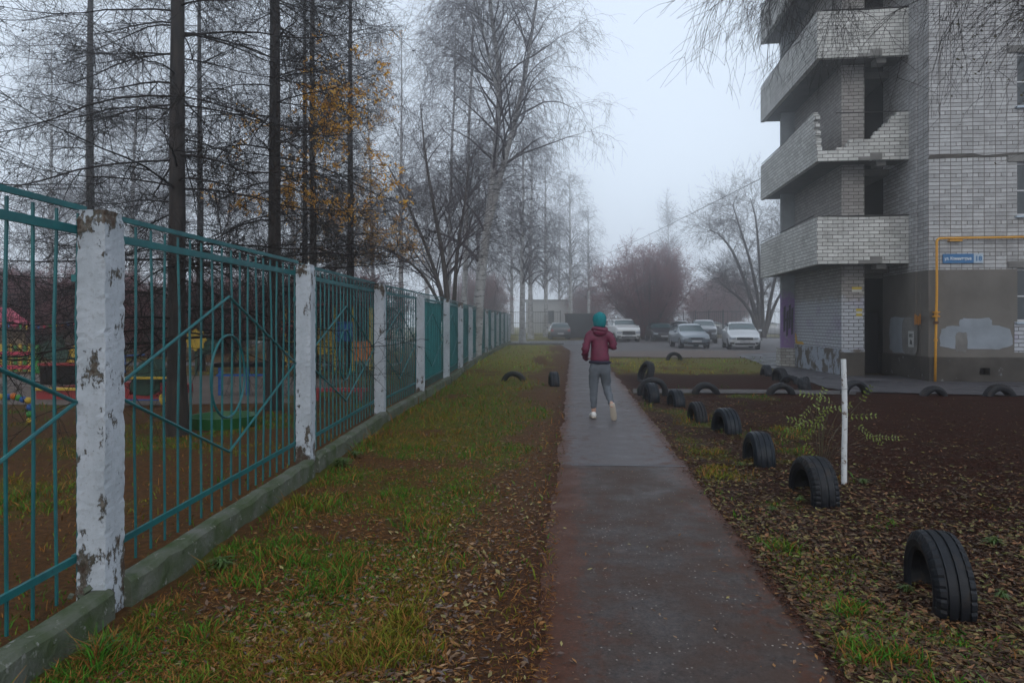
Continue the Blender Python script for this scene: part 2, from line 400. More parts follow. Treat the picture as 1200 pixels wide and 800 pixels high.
def height(x, y):
    pl = path_l(y); pr = path_r(y)
    d = np.maximum(np.maximum(pl-x, x-pr), 0)
    k = sstep(.05, .6, d)*sstep(60, 30, y)
    far = sstep(8, 11.5, x+0*y)*0
    h = (fbm(x, y, .5, 21)-.5)*.05+(fbm(x, y, 2.2, 25)-.5)*.06
    k = k*np.where((x > 3.0) & (y > 13.2), 0, 1)*np.where((x < -4.5) & (y > 11), 0, 1)
    return h*k-.001*(1-k)

# ------------------------------------------------------------------ ground sheet
def nonuni(lo, dense0, dense1, hi, step):
    a = list(np.arange(dense0, dense1, step)); x = dense0; s = step
    l = []
    while x > lo: s *= 1.18; x -= s; l.append(x)
    x = dense1; s = step; r = []
    while x < hi: r.append(x); s *= 1.18; x += s
    return np.array(l[::-1]+a+r+[hi])
xs = nonuni(-95, -6, 7, 95, .09); ys = nonuni(-12, 1.5, 18, 190, .09)
XX, YY = np.meshgrid(xs, ys, indexing='ij')
ZZ = height(XX, YY)
nx, ny = XX.shape
V = np.stack([XX, YY, ZZ], -1).reshape(-1, 3)
ii = (np.arange(nx-1)[:, None]*ny+np.arange(ny-1)[None, :])
F = np.stack([ii, ii+ny, ii+ny+1, ii+1], -1).reshape(-1, 4)
g, l, red, bare, edge = zones(XX, YY)
m_ground, t, b = nmat('ground_soil')
a = N(t, 'ShaderNodeAttribute', attribute_name='tint'); pos = N(t, 'ShaderNodeNewGeometry').outputs['Position']
sp = N(t, 'ShaderNodeSeparateColor'); t.links.new(a.outputs['Color'], sp.inputs[0])
nA = noise(t, pos, 22, 8, .7); nB = noise(t, pos, 3, 5, .6); nC = noise(t, pos, 70, 5, .7)
soil = mixc(t, ramp(t, nA, .35, .65), (.12, .055, .020), (.045, .024, .012))
redc = mixc(t, ramp(t, nA, .35, .68), (.042, .014, .008), (.014, .006, .004))
redc = mixc(t, ramp(t, nB, .5, .75), redc, (.022, .013, .009))
c = mixc(t, sp.outputs[2], soil, redc)
grn = mixc(t, ramp(t, nA, .3, .7), (.035, .060, .008), (.11, .095, .018))
sy = N(t, 'ShaderNodeSeparateXYZ'); t.links.new(pos, sy.inputs[0])
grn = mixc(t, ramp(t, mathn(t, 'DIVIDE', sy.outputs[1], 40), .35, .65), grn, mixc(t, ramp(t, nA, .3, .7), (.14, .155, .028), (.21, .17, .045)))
c = mixc(t, mathn(t, 'MULTIPLY', sp.outputs[0], .8), c, grn)
c = mixc(t, mathn(t, 'MULTIPLY', ramp(t, nC, .48, .58), mathn(t, 'MULTIPLY', sp.outputs[1], .6)), c, (.10, .075, .065))
c = mixc(t, a.outputs['Alpha'], c, mixc(t, ramp(t, nA, .3, .7), (.075, .034, .020), (.045, .022, .015)))
t.links.new(c, b.inputs['Base Color']); b.inputs['Roughness'].default_value = .85; b.inputs['Specular IOR Level'].default_value = .06
bump(t, b, mathn(t, 'ADD', nA, mathn(t, 'MULTIPLY', nC, .5)), .8, .03)
me = bpy.data.meshes.new('ground'); me.vertices.add(len(V)); me.vertices.foreach_set('co', V.astype(np.float32).ravel())
me.loops.add(F.size); me.loops.foreach_set('vertex_index', F.astype(np.int32).ravel()); me.polygons.add(len(F)); me.polygons.foreach_set('loop_start', np.arange(0, F.size, 4, dtype=np.int32))
ca = me.color_attributes.new('tint', 'FLOAT_COLOR', 'POINT')
c_arr = np.stack([g, l, red, edge], -1).reshape(-1, 4)
ca.data.foreach_set('color', c_arr.astype(np.float32).ravel())
me.update(calc_edges=True)
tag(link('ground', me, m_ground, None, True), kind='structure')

# ------------------------------------------------------------------ footpath
def strip(name, pts_l, pts_r, z, mat, wob=0, kind='structure'):
    mb = MB(); n = len(pts_l)
    vs = [(p[0], p[1], z) for p in pts_l]+[(p[0], p[1], z) for p in pts_r]
    mb.v = vs; mb.f = [(i, n+i, n+i+1, i+1) for i in range(n-1)]
    me = bpy.data.meshes.new(name); me.from_pydata(mb.v, [], mb.f); me.update()
    for p in me.polygons:
        if p.normal.z < 0: me.flip_normals(); break
    return tag(link(name, me, mat), kind=kind)
def poly(name, pts, z, mat, kind='structure'):
    me = bpy.data.meshes.new(name); me.from_pydata([(x, y, z) for x, y in pts], [], [tuple(range(len(pts)))]); me.update()
    if me.polygons[0].normal.z < 0: me.flip_normals()
    return tag(link(name, me, mat), kind=kind)
m_path, t, b = nmat('footpath_asphalt'); pos = N(t, 'ShaderNodeNewGeometry').outputs['Position']
sx = N(t, 'ShaderNodeSeparateXYZ'); t.links.new(pos, sx.inputs[0])
cx = mathn(t, 'SUBTRACT', sx.outputs[0], mathn(t, 'ADD', mathn(t, 'MULTIPLY', sx.outputs[1], .09), .505))
dist = mathn(t, 'SUBTRACT', .625, mathn(t, 'ABSOLUTE', cx))       # metres inside the edge
nA = noise(t, pos, 60, 6, .7); nB = noise(t, pos, 2.2, 6, .65); nC = noise(t, pos, 140, 3, .6); nD = noise(t, pos, 6, 6, .7)
asp = mixc(t, ramp(t, mathn(t, 'ADD', mathn(t, 'MULTIPLY', nA, .6), mathn(t, 'MULTIPLY', noise(t, pos, 18, 5, .7), .4)), .40, .60), (.068, .051, .044), (.026, .020, .018))
asp = mixc(t, mathn(t, 'MULTIPLY', ramp(t, nB, .42, .62), .7), asp, (.066, .040, .030))
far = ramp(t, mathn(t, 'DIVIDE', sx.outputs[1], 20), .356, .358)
asp = mixc(t, far, asp, mixc(t, ramp(t, nB, .4, .6), (.085, .077, .080), (.12, .11, .112)))  # wet grazing sheen beyond the seam, painted as lighter asphalt
vo = N(t, 'ShaderNodeTexVoronoi'); vo.inputs['Scale'].default_value = 38; t.links.new(pos, vo.inputs['Vector'])
vsel = N(t, 'ShaderNodeSeparateColor'); t.links.new(vo.outputs['Color'], vsel.inputs[0])
pb = mathn(t, 'MULTIPLY', mathn(t, 'LESS_THAN', vo.outputs['Distance'], .20), mathn(t, 'GREATER_THAN', vsel.outputs[0], .62))
pb = mathn(t, 'MULTIPLY', pb, ramp(t, noise(t, pos, 4, 4, .7), .42, .56))
asp = mixc(t, mathn(t, 'MULTIPLY', pb, .8), asp, mixc(t, vsel.outputs[1], (.42, .38, .34), (.14, .11, .10)))
dm = mathn(t, 'ADD', dist, mathn(t, 'MULTIPLY', mathn(t, 'SUBTRACT', mathn(t, 'ADD', mathn(t, 'MULTIPLY', nD, .5), mathn(t, 'MULTIPLY', nB, .5)), .5), 1.3))
lf = mathn(t, 'MULTIPLY', mathn(t, 'LESS_THAN', cx, 0.0), mathn(t, 'MULTIPLY', mathn(t, 'LESS_THAN', sx.outputs[1], 7.0), .10))
dm = mathn(t, 'SUBTRACT', dm, lf)
dirt = ramp(t, dm, .0, .07, (1, 1, 1), (0, 0, 0))
dc = mixc(t, ramp(t, nA, .35, .65), (.095, .032, .015), (.046, .019, .011))
asp = mixc(t, mathn(t, 'MULTIPLY', dirt, .9), asp, dc)
smear = mathn(t, 'MULTIPLY', ramp(t, nD, .51, .60), mathn(t, 'MULTIPLY', ramp(t, dist, .12, .52, (1, 1, 1), (0, 0, 0)), .85))
asp = mixc(t, smear, asp, dc)
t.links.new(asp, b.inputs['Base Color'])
t.links.new(ramp(t, nB, .35, .65, (.42,)*3, (.75,)*3), b.inputs['Roughness']); b.inputs['Specular IOR Level'].default_value = .18
bump(t, b, mathn(t, 'ADD', nA, mathn(t, 'MULTIPLY', nC, .5)), .35, .004)
yy = np.linspace(-3, 44.5, 1400)
wl = (fbm(yy, yy*0+3, .8, 31)-.5)*.12+(fbm(yy, yy*0+3, .12, 35)-.5)*.05; wr = (fbm(yy, yy*0+8, .8, 33)-.5)*.12+(fbm(yy, yy*0+3, .12, 37)-.5)*.05
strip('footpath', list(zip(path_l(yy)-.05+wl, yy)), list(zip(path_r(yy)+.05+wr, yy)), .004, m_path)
m_seam = plain('seam_filler', (.10, .12, .15), .4)
poly('path_seam', [(.62, 7.12), (1.80, 7.06), (1.80, 7.085), (.62, 7.14)], .0085, m_seam)

# roads, yard, strip
def gmat(name, c1, c2, c3, rough=.7, wet=False):
    m, t, b = nmat(name); pos = N(t, 'ShaderNodeNewGeometry').outputs['Position']
    a1 = noise(t, pos, 1.1, 7, .65); a2 = noise(t, pos, 30, 5, .6)
    c = mixc(t, ramp(t, a1, .4, .6), c1, c2); c = mixc(t, ramp(t, a2, .45, .7), c, c3)
    t.links.new(c, b.inputs['Base Color'])
    if wet: t.links.new(ramp(t, a1, .35, .6, (.25,)*3, (.7,)*3), b.inputs['Roughness'])
    else: b.inputs['Roughness'].default_value = rough
    bump(t, b, a2, .4, .01); return m
m_road = gmat('yard_asphalt', (.05, .048, .055), (.072, .068, .075), (.042, .04, .045), wet=True)
m_mud = gmat('muddy_yard', (.13, .085, .065), (.085, .06, .05), (.17, .12, .095), .8)
m_park = gmat('parking_asphalt', (.085, .075, .078), (.11, .10, .10), (.075, .062, .06), .75)
m_sand = gmat('playground_sand', (.10, .072, .058), (.075, .055, .045), (.12, .09, .07), .9)
m_kerb = M2('concrete_kerb', (.22, .22, .22), (.14, .14, .14), 4, .85, .5, .01)
poly('parking_yard', [(3.0, 33.5), (14.5, 31.0), (30, 29.5), (30, 62), (7.0, 62), (3.2, 47)], .008, m_park)
poly('muddy_patch', [(4.2, 29.2), (7, 28.6), (12, 27.6), (14.3, 28), (14.6, 31.5), (13, 34.5), (10, 35.6), (5.5, 35.0), (3.4, 33.6)], .012, m_mud)
poly('cross_road', [(-30, 45.8), (3.9, 45.0), (7.2, 45), (7.2, 55), (2, 53), (-30, 51)], .024, m_road)
mb = MB(); mb.box((-30, 44.6, -.1), (3.4, 44.78, .13)); tag(mb.build('kerb', m_kerb, bevel=.02), kind='structure')
# building road + narrow crossing strip, kept outside the dark soil patch
RB = [at(862, 415.5), at(905, 432), at(940, 445), at(968, 455), at(1003, 460.2), at(1200, 464.5), (30, 10.9), (30, 17), (11, 18.8), (9.2, 19.3), (9.3, 23), at(922, 412)]
poly('building_road', RB, .020, m_road)
poly('crossing_strip', [at(742, 461), at(885, 461.5), at(1003, 463), at(1003, 458.5), at(880, 457), at(742, 456)], .016, gmat('strip_concrete', (.075, .066, .064), (.055, .048, .048), (.085, .078, .074), .9))
poly('playground_floor', [(-12, 12.6), (-7.0, 12.2), (-4.1, 12.6), (-4.2, 17.5), (-6, 18.6), (-14, 19.5)], .006, m_sand)
poly('playground_track', [(-16, 23.4), (-4, 23.2), (-4, 24.8), (-16, 25.4)], .006, m_road)

# ------------------------------------------------------------------ haze
HZ0, HZ1 = (-96, -13, -1.1), (96, 192, 25.5)
hz = MB(); hz.box(HZ0, HZ1)
mh = bpy.data.materials.new('morning_fog'); mh.use_nodes = True; t = mh.node_tree; t.nodes.clear()
pv = t.nodes.new('ShaderNodeVolumePrincipled'); pv.inputs['Color'].default_value = (.975, .985, 1, 1); pv.inputs['Density'].default_value = HAZE_DENSITY; pv.inputs['Anisotropy'].default_value = .92
o_ = t.nodes.new('ShaderNodeOutputMaterial'); t.links.new(pv.outputs[0], o_.inputs['Volume'])
tag(hz.build('haze', mh), kind='stuff')

# ------------------------------------------------------------------ apartment building
d_ = Vector((.1063, .9944, 0)).normalized(); r_ = Vector((d_.y, -d_.x, 0))
O = Vector((10.43, 17.1, 0))          # front left corner of the right-hand bay; local x = r_, local y = d_
BM = Matrix(((r_.x, d_.x, 0, O.x), (r_.y, d_.y, 0, O.y), (0, 0, 1, 0), (0, 0, 0, 1)))
bld = empty('apartment_building'); bld.matrix_world = BM
tag(bld, 'white and grey brick apartment block with a broken brick balcony', 'building')
def part(name, mb, mat, parent=bld, **k): return mb.build(name, mat, parent, **k)
H = 17.0
BX0, BX1, BY0 = -2.37, 0.0, .94       # balcony front left x, right x, front y
PX0, PX1, PY0 = -1.50, -.90, 1.62     # pier
# right-hand bay: front wall with window openings
wins = [(2.07, z0, z0+1.33) for z0 in (1.5, 4.12, 6.82, 9.55, 12.3)]
def wall_grid(mb, x0, x1, z0, z1, y0, y1, holes):
    holes = [(h[0], h[1], max(z0, h[2]), min(z1, h[3])) for h in holes if h[3] > z0 and h[2] < z1]
    xsn = sorted({x0, x1} | {h[0] for h in holes} | {h[1] for h in holes}); zsn = sorted({z0, z1} | {h[2] for h in holes} | {h[3] for h in holes})
    for i in range(len(xsn)-1):
        for j in range(len(zsn)-1):
            cx, cz = (xsn[i]+xsn[i+1])/2, (zsn[j]+zsn[j+1])/2
            if any(h[0] < cx < h[1] and h[2] < cz < h[3] for h in holes): continue
            mb.box((xsn[i], y0, zsn[j]), (xsn[i+1], y1, zsn[j+1]))
holes = [(2.07, 3.5, w[1], w[2]) for w in wins]+[(5.6, 7.0, w[1], w[2]) for w in wins]
mb = MB(); wall_grid(mb, 0, 9, 2.80, H, 0, .4, holes); part('front_wall', mb, m_brickf)
mb = MB(); wall_grid(mb, 0, 9, .62, 2.80, -.012, .4, holes)
part('plastered_wall', mb, m_plaster)
mb = MB(); wall_grid(mb, 2.0, 9, .75, 1.50, -.02, -.0125, [])
part('brick_infill', mb, m_brickp)
mb = MB(); wall_grid(mb, 0, 9, -.1, .62, -.05, .4, [(1.18, 1.42, .18, .36)]); part('plinth', mb, m_base)
mb = MB(); mb.box((1.1, .2, .1), (1.5, .39, .45)); part('vent_recess', mb, m_dark)
# bay left side wall with a shallow pilaster step and the recess
mb = MB(); mb.box((-.002, .4, 2.8), (.25, 2.6, H)); mb.box((-.05, .55, 2.8), (-.002, .95, H)); part('side_wall', mb, m_bricks)
mb = MB(); mb.box((-.014, .4, .62), (.25, 2.6, 2.8)); mb.box((-.06, .55, .62), (-.014, .95, 2.8)); part('plastered_side_wall', mb, m_plaster)
mb = MB(); mb.box((-.03, .35, -.1), (.25, 2.6, .62)); part('side_plinth', mb, m_base)
# painted patches on the plaster
def blob(mb, x0, x1, z0, z1, y, seed, M=None, n=26, rag=.12):
    rr = random.Random(seed); pts = []
    for i in range(n):
        a = 2*math.pi*i/n; c, s = math.cos(a), math.sin(a)
        u = abs(c)**.45*(1 if c > 0 else -1); w = abs(s)**.45*(1 if s > 0 else -1)
        k = 1-rr.random()*rag
        pts.append(((x0+x1)/2+u*(x1-x0)/2*k, (z0+z1)/2+w*(z1-z0)/2*k))
    mb.prism(pts, -.002, (M or Matrix())@Matrix.Translation((0, y, 0)))
mb = MB(); blob(mb, .20, 1.98, .80, 1.42, -.014, 3); blob(mb, .7, 1.5, 1.30, 1.62, -.0142-.002, 4, rag=.3); part('paint_patch', mb, m_paintpatch)
mb = MB(); blob(mb, .62, .92, .74, 1.26, -.019, 8); part('dark_repair_patch', mb, m_conc)
SM = Matrix(((0, 1, 0, 0), (1, 0, 0, 0), (0, 0, 1, 0), (0, 0, 0, 1)))     # swaps x,y: patches on the side wall
mb = MB(); blob(mb, .96, 2.2, .62, 1.66, -.0165, 12, SM); part('side_paint_patch', mb, m_paintpatch)
mb = MB(); blob(mb, .42, 1.3, .64, 1.62, -.0632, 13, SM, rag=.04); part('side_grey_panel', mb, m_conc)
# rough band where render fell off between floors
mb = MB(); mb.prism([(0, 5.57), (.6, 5.59), (1.2, 5.6), (1.25, 5.58), (2.06, 5.61), (9, 5.62), (9, 5.68), (1.9, 5.67), (1.3, 5.63), (1.0, 5.69), (.02, 5.67)], -.012, Matrix.Translation((0, -.001, 0))); part('mortar_band', mb, m_conc_d)
for w in wins:
    for (wx0, wx1) in ((2.07, 3.5), (5.6, 7.0)):
        z0, z1 = w[1], w[2]
        mb = MB(); fr = .06
        mb.box((wx0, .1, z0), (wx0+fr, .16, z1)); mb.box((wx1-fr, .1, z0), (wx1, .16, z1)); mb.box((wx0+fr, .1, z0), (wx1-fr, .16, z0+fr)); mb.box((wx0+fr, .1, z1-fr), (wx1-fr, .16, z1)); mb.box((wx0+.5, .1, z0+fr), (wx0+.56, .16, z1-fr))
        mb.box((wx0+fr, .105, z0+.62), (wx0+.5, .155, z0+.655))
        wn = part('window', mb, plain('window_frame_white', (.45, .46, .48), .5) if w is wins[0] and wx0 < 3 else bpy.data.materials['window_frame_white'])
        g_ = MB(); g_.box((wx0+fr, .125, z0+fr), (wx1-fr, .135, z1-fr)); g_.build('pane', m_glass_d, wn)
        s_ = MB(); s_.box((wx0-.05, -.08, z0-.05), (wx1+.05, .12, z0-.005)); s_.build('sill', m_signw, wn)
        l_ = MB(); l_.box((wx0-.22, -.028, z1+.004), (wx1+.22, .1, z1+.17)); l_.build('lintel', m_conc, wn)
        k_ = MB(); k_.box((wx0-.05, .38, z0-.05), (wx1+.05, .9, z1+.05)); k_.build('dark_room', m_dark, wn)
# pier (stair tower corner) and body behind it
mb = MB(); mb.box((PX0, PY0, .74), (PX1, 6.9, H)); part('pier', mb, m_brickp)
mb = MB(); mb.prism([(0, 0), (4.2, 0), (4.2, .74), (3.4, .70), (2.2, .745), (1.2, .70), (0, .75)], -.03, BM.inverted()@BM@Matrix(((0, 1, 0, PX0), (1, 0, 0, PY0), (0, 0, 1, 0), (0, 0, 0, 1))))
mb.box((PX0+.001, PY0-.03, -.1), (PX1-.0, PY0+.6, .735))
mb.box((PX0+.001, PY0+.6, -.1), (PX1, 6.9, .735))
part('pier_plinth', mb, m_basep)
mb = MB(); mb.box((PX0-.06, PY0-.10, -.1), (PX1-.02, PY0-.031, .66)); part('concrete_block', mb, m_conc_d, bevel=.02)
# passage inner walls: its deep shade is put in as a near-black colour
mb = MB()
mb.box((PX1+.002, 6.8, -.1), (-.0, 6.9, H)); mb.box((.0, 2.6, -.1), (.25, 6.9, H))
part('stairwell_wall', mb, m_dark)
for k in range(6):
    z = .25+2.75*k
    if k == 0: continue
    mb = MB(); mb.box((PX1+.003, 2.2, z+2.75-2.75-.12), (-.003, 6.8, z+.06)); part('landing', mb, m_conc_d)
mb = MB(); mb.box((PX1+.004, 2.55, 2.75), (-.02, 2.7, 3.3)); part('door_lintel', mb, m_conc_d)
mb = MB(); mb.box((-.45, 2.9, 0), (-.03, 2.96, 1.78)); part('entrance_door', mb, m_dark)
# rear fin slab with graffiti
FY0 = PY0+4.25
m_fin, t, b = nmat('graffiti_slab'); v = uvc(t); sx = N(t, 'ShaderNodeSeparateXYZ'); t.links.new(v, sx.inputs[0])
base = mixc(t, ramp(t, noise(t, v, 2, 6), .4, .6), (.27, .29, .30), (.21, .225, .23))
hgt = mathn(t, 'ADD', sx.outputs[1], mathn(t, 'MULTIPLY', noise(t, v, 5, 6, .7), 1.2))
k1 = ramp(t, mathn(t, 'DIVIDE', hgt, 4), .72, .78, (1, 1, 1), (0, 0, 0))
base = mixc(t, mathn(t, 'MULTIPLY', k1, ramp(t, noise(t, v, 7, 6, .7), .35, .5)), base, (.22, .13, .32))
t.links.new(base, b.inputs['Base Color']); b.inputs['Roughness'].default_value = .85
mb = MB(); mb.box((PX0-.44, FY0, .62), (PX0-.002, FY0+.14, H)); part('side_fin', mb, m_fin)
mb = MB()
for i, (x, z0, z1) in enumerate(((-.34, 1.15, 2.05), (-.25, 1.0, 1.9), (-.17, 1.25, 2.1), (-.09, 1.05, 2.0))):
    mb.prism([(PX0+x-.03, z0), (PX0+x+.035, z0+.05), (PX0+x+.05, z1), (PX0+x-.02, z1-.06)], -.003, Matrix.Translation((0, FY0-.001, 0)))
mb.prism([(PX0-.33, 1.5), (PX0-.08, 1.58), (PX0-.09, 1.68), (PX0-.33, 1.6)], -.003, Matrix.Translation((0, FY0-.0045, 0)))
part('graffiti', mb, plain('black_spray_paint', (.02, .018, .03), .6))
mb = MB(); mb.box((PX0-.52, FY0-.16, -.1), (PX0-.032, FY0+.3, .62)); part('white_brick_base', mb, brickmat('white_brick_base', brick=(.5, .5, .48), dark=(.3, .28, .25)))
mb = MB()
for i in range(9):
    z = .8+i*.03; mb.prism([(PY0+3.9+.02*i, z), (PY0+4.15, z), (PY0+4.17, z+.05+.02*(i % 3)), (PY0+3.95+.01*i, z+.04)], -.002, Matrix(((0, 1, 0, PX0-.001-.0006*i), (1, 0, 0, 0), (0, 0, 1, 0), (0, 0, 0, 1))))
blob(mb, PY0+3.2, PY0+4.15, .76, .86, 0, 41, Matrix(((0, 1, 0, PX0-.0085), (1, 0, 0, 0), (0, 0, 1, 0), (0, 0, 0, 1))), rag=.3)
part('yellow_spray_mark', mb, plain('yellow_spray', (.55, .33, .03), .7))
# balconies
TH = .13
for k in range(5):
    zb = 3.08+2.75*k
    bal = MB()
    bal.box((BX0+.03, BY0+.03, zb), (BX1-.03, BY0+.9, zb+.13)); bal.box((BX0+.03, BY0+.9, zb), (PX0-.002, 6.9, zb+.13))
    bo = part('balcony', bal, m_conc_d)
    zt = zb+1.22
    # side parapet, leaning very slightly out as in the photo
    sp_ = MB(); y1 = BY0+5.93
    sp_.prism([(BY0, zb-.03), (y1, zb-.03), (y1, zt-.05), (BY0+3, zt), (BY0+.001, zt+.01 if k != 1 else zt+.06)], TH, Matrix(((0, 1, 0, BX0), (1, 0, 0, 0), (0, 0, 1, 0), (0, 0, 0, 1))))
    if k == 1:
        # broken: the front corner is a ragged brick edge
        sp_ = MB(); pts = [(BY0, zb-.03), (y1, zb-.03), (y1, zt-.06), (BY0+3, zt+.02), (BY0+.30, zt+.14)]
        zz = zt+.14
        for j in range(9):
            xo = (.30, .16, .30, .18, .28, .12, .2, .06, .1)[j]; nz = zz-.11; pts += [(BY0+xo, zz), (BY0+xo, nz)] if j else [(BY0+xo, nz)]; zz = nz
        pts.append((BY0, zz))
        sp_.prism(pts, TH, Matrix(((0, 1, 0, BX0), (1, 0, 0, 0), (0, 0, 1, 0), (0, 0, 0, 1))))
    sp_.build('side_parapet', m_brickb, bo)
    fp = MB()
    if k != 1:
        fp.prism([(BX0+TH+.001, zb-.03), (BX1-.004, zb-.03), (BX1-.004, zt), (-1.2, zt-.02), (BX0+TH+.001, zt+.01)], TH, Matrix.Translation((0, BY0, 0)))
    else:
        pts = [(BX0+TH+.001, zb-.03), (BX1-.004, zb-.03), (BX1-.004, zt)]
        x = -.35; z = zt; pts += [(x, zt)]
        for j in range(7):
            z -= .1; pts += [(x, z)]; x -= (.14, .06, .13, .10, .12, .06, .12)[j]; pts += [(x, z)]
        pts += [(-1.55, z), (-1.55, z-.1), (-1.62, z-.1), (-1.62, z-.2), (BX0+.5, z-.2), (BX0+.5, z-.28), (BX0+TH+.001, z-.28)]
        fp.prism(pts, TH, Matrix.Translation((0, BY0, 0)))
    fp.build('front_parapet', m_brickb, bo)
    cap = MB()
    if k != 1: cap.box((BX0+TH, BY0-.015, zt+.012), (BX1-.004, BY0+TH+.015, zt+.035))
    cap.tube([(BX0+.03, BY0+.4, zt+.09), (BX0+.03, y1, zt+.02)], .012, 6)
    if k in (1, 2): cap.tube([(BX0+.5, BY0+.06, zt+.04), (BX1-.01, BY0+.06, zt+.03)], .012, 6)
    cap.build('cap_rail', plain('rail_rust', (.035, .03, .03), .7) if k == 0 else bpy.data.materials['rail_rust'], bo)
    bm_ = MB(); bm_.box((-1.02, BY0-.02, zb-.02), (-.72, BY0+.1, zb+.16)); bm_.box((-1.3, BY0-.012, zb-.036), (-1.02, BY0+.12, zb+.06)); bm_.box((-.80, BY0+.15, zb-.16), (-.55, BY0+.5, zb-.002)); bm_.build('beam_end', m_conc, bo)
# roof and hidden rear mass so the block holds together from the side
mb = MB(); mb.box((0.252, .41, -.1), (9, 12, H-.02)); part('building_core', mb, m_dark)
mb = MB(); mb.box((8.6, .0, -.1), (9.0, 12.3, H)); mb.box((.26, 12, -.1), (8.6, 12.3, H)); part('rear_wall', mb, m_bricks)
mb = MB(); mb.box((-2.5, -.1, H+.001), (9.1, 12.4, H+.3)); part('roof_slab', mb, m_conc)

# gas pipe
gp = empty('gas_pipe'); gp.matrix_world = BM; tag(gp, 'yellow gas pipe climbing the plastered wall beside the blue street sign', 'pipe')
pr_ = []
for a_ in range(0, 91, 15): pr_.append((.14+.09*(1-math.cos(R(a_))), -.12, 3.48+.09*math.sin(R(a_))))
mb = MB(); mb.tube([(.10, -.12, .02), (.115, -.12, 1.0), (.14, -.12, 2.2)]+pr_+[(9, -.12, 3.60)], .030, 12); mb.build('pipe', m_yellow, gp, smooth=True)
mb = MB(); mb.lathe([(0, 0), (.085, 0), (.085, .03), (.045, .035), (.045, .10), (.085, .105), (.085, .135), (0, .135)], 14, Matrix.Translation((.125, -.12, 1.62))); mb.build('flange', m_yellow, gp)
mb = MB(); mb.lathe([(0, 0), (.055, 0), (.065, .03), (.04, .07), (0, .07)], 12, Matrix.Translation((.122, -.12, 1.45))); mb.build('valve', plain('rusty_valve', (.1, .05, .03), .8), gp)
mb = MB(); mb.lathe([(0, 0), (.042, 0), (.042, .05), (0, .05)], 12, Matrix.Translation((.116, -.12, 1.02))); mb.build('coupling', m_yellow, gp)
mb = MB(); mb.box((.45, -.118, 3.50), (.75, .0, 3.545)); mb.box((2.4, -.118, 3.50), (2.5, 0, 3.545)); mb.build('bracket', m_yellow, gp)
# street sign
sg = empty('street_sign'); sg.matrix_world = BM@Matrix.Translation((.33, -.03, 3.06-.10)); tag(sg, 'blue street name sign with white house number on the brick wall', 'sign')
mb = MB(); mb.box((0, 0, 0), (.72, .025, .23)); mb.build('blue_plate', m_blue, sg)
mb = MB(); mb.box((.722, 0, 0), (.94, .025, .23)); mb.build('number_plate', m_signw, sg)
def text(name, s, size, M, mat, parent, ext=.002, xscale=1.0, bold=0.):
    cu = bpy.data.curves.new(name, 'FONT'); cu.body = s; cu.size = size; cu.extrude = ext; cu.offset = bold; cu.resolution_u = 3
    o = bpy.data.objects.new(name, cu); COL.objects.link(o)
    dg = bpy.context.evaluated_depsgraph_get(); me = bpy.data.meshes.new_from_object(o.evaluated_get(dg)); COL.objects.unlink(o); bpy.data.objects.remove(o)
    me.transform(M@Matrix.Rotation(R(90), 4, 'X')@Matrix.Diagonal((xscale, 1, 1, 1)))
    me.materials.clear()
    return link(name, me, mat, parent)
text('street_name', 'ул. Коминтерна', .105, Matrix.Translation((.035, -.004, .08)), m_lett, sg, xscale=.79, bold=.0015)
text('house_number', '18', .17, Matrix.Translation((.745, -.004, .055)), m_blue, sg, bold=.004)
# paper notices
def notice(loc, w, h, cols, label, M=None):
    e = empty('paper_notice'); e.matrix_world = BM@Matrix.Translation(loc)@(M or Matrix()); tag(e, label, 'notice')
    n = len(cols)
    for i, c_ in enumerate(cols):
        q = MB(); q.box((0, 0, h*i/n), (w, .006, h*(i+1)/n)); q.build('printed_band', c_, e)
m_paper = plain('notice_paper', (.5, .5, .47), .8); m_nyel = plain('notice_yellow', (.5, .38, .05), .8)
notice((PX0+.27, PY0-.008, 2.32), .26, .14, [m_paper, m_nyel], 'white notice with yellow top strip, upper of two on the brick pier')
notice((PX0+.38, PY0-.008, 1.66), .16, .2, [m_nyel, m_paper, m_nyel], 'white notice with yellow edges, lower of two on the brick pier')
ST = Matrix(((0, 1, 0, 0), (-1, 0, 0, 0), (0, 0, 1, 0), (0, 0, 0, 1)))
e = empty('paper_notice'); e.matrix_world = BM@Matrix.Translation((-.068, .92, .84))@ST; tag(e, 'white sheet with black letters on the grey doorway wall', 'notice')
q = MB(); q.box((0, 0, 0), (.3, .003, .42)); q.build('sheet', plain('white_sheet', (.45, .46, .45), .8), e)
text('letters', 'МВ', .14, Matrix.Translation((.04, -.003, .25)), plain('black_ink', (.02, .02, .02)), e)
q = MB(); q.prism([(.08, .08), (.22, .06), (.2, .17), (.12, .2)], -.002, Matrix.Translation((0, -.001, 0))); q.build('dark_print', bpy.data.materials['black_ink'], e)
e = empty('paper_notice'); e.matrix_world = BM@Matrix.Translation((-.068, .5, 1.42))@ST; tag(e, 'torn orange flyer pasted at the corner beside the yellow gas pipe', 'notice')
q = MB()
for i in range(4): q.box((-.38+.09*i, -.002, .02*(i % 2)), (-.32+.09*i, .003, .28-.03*(i % 3)))
for v_i in range(len(q.v)): q.v[v_i] = (q.v[v_i][0]+.3, q.v[v_i][1], q.v[v_i][2])
q.build('flyer_strips', plain('orange_flyer', (.5, .2, .04), .8), e)

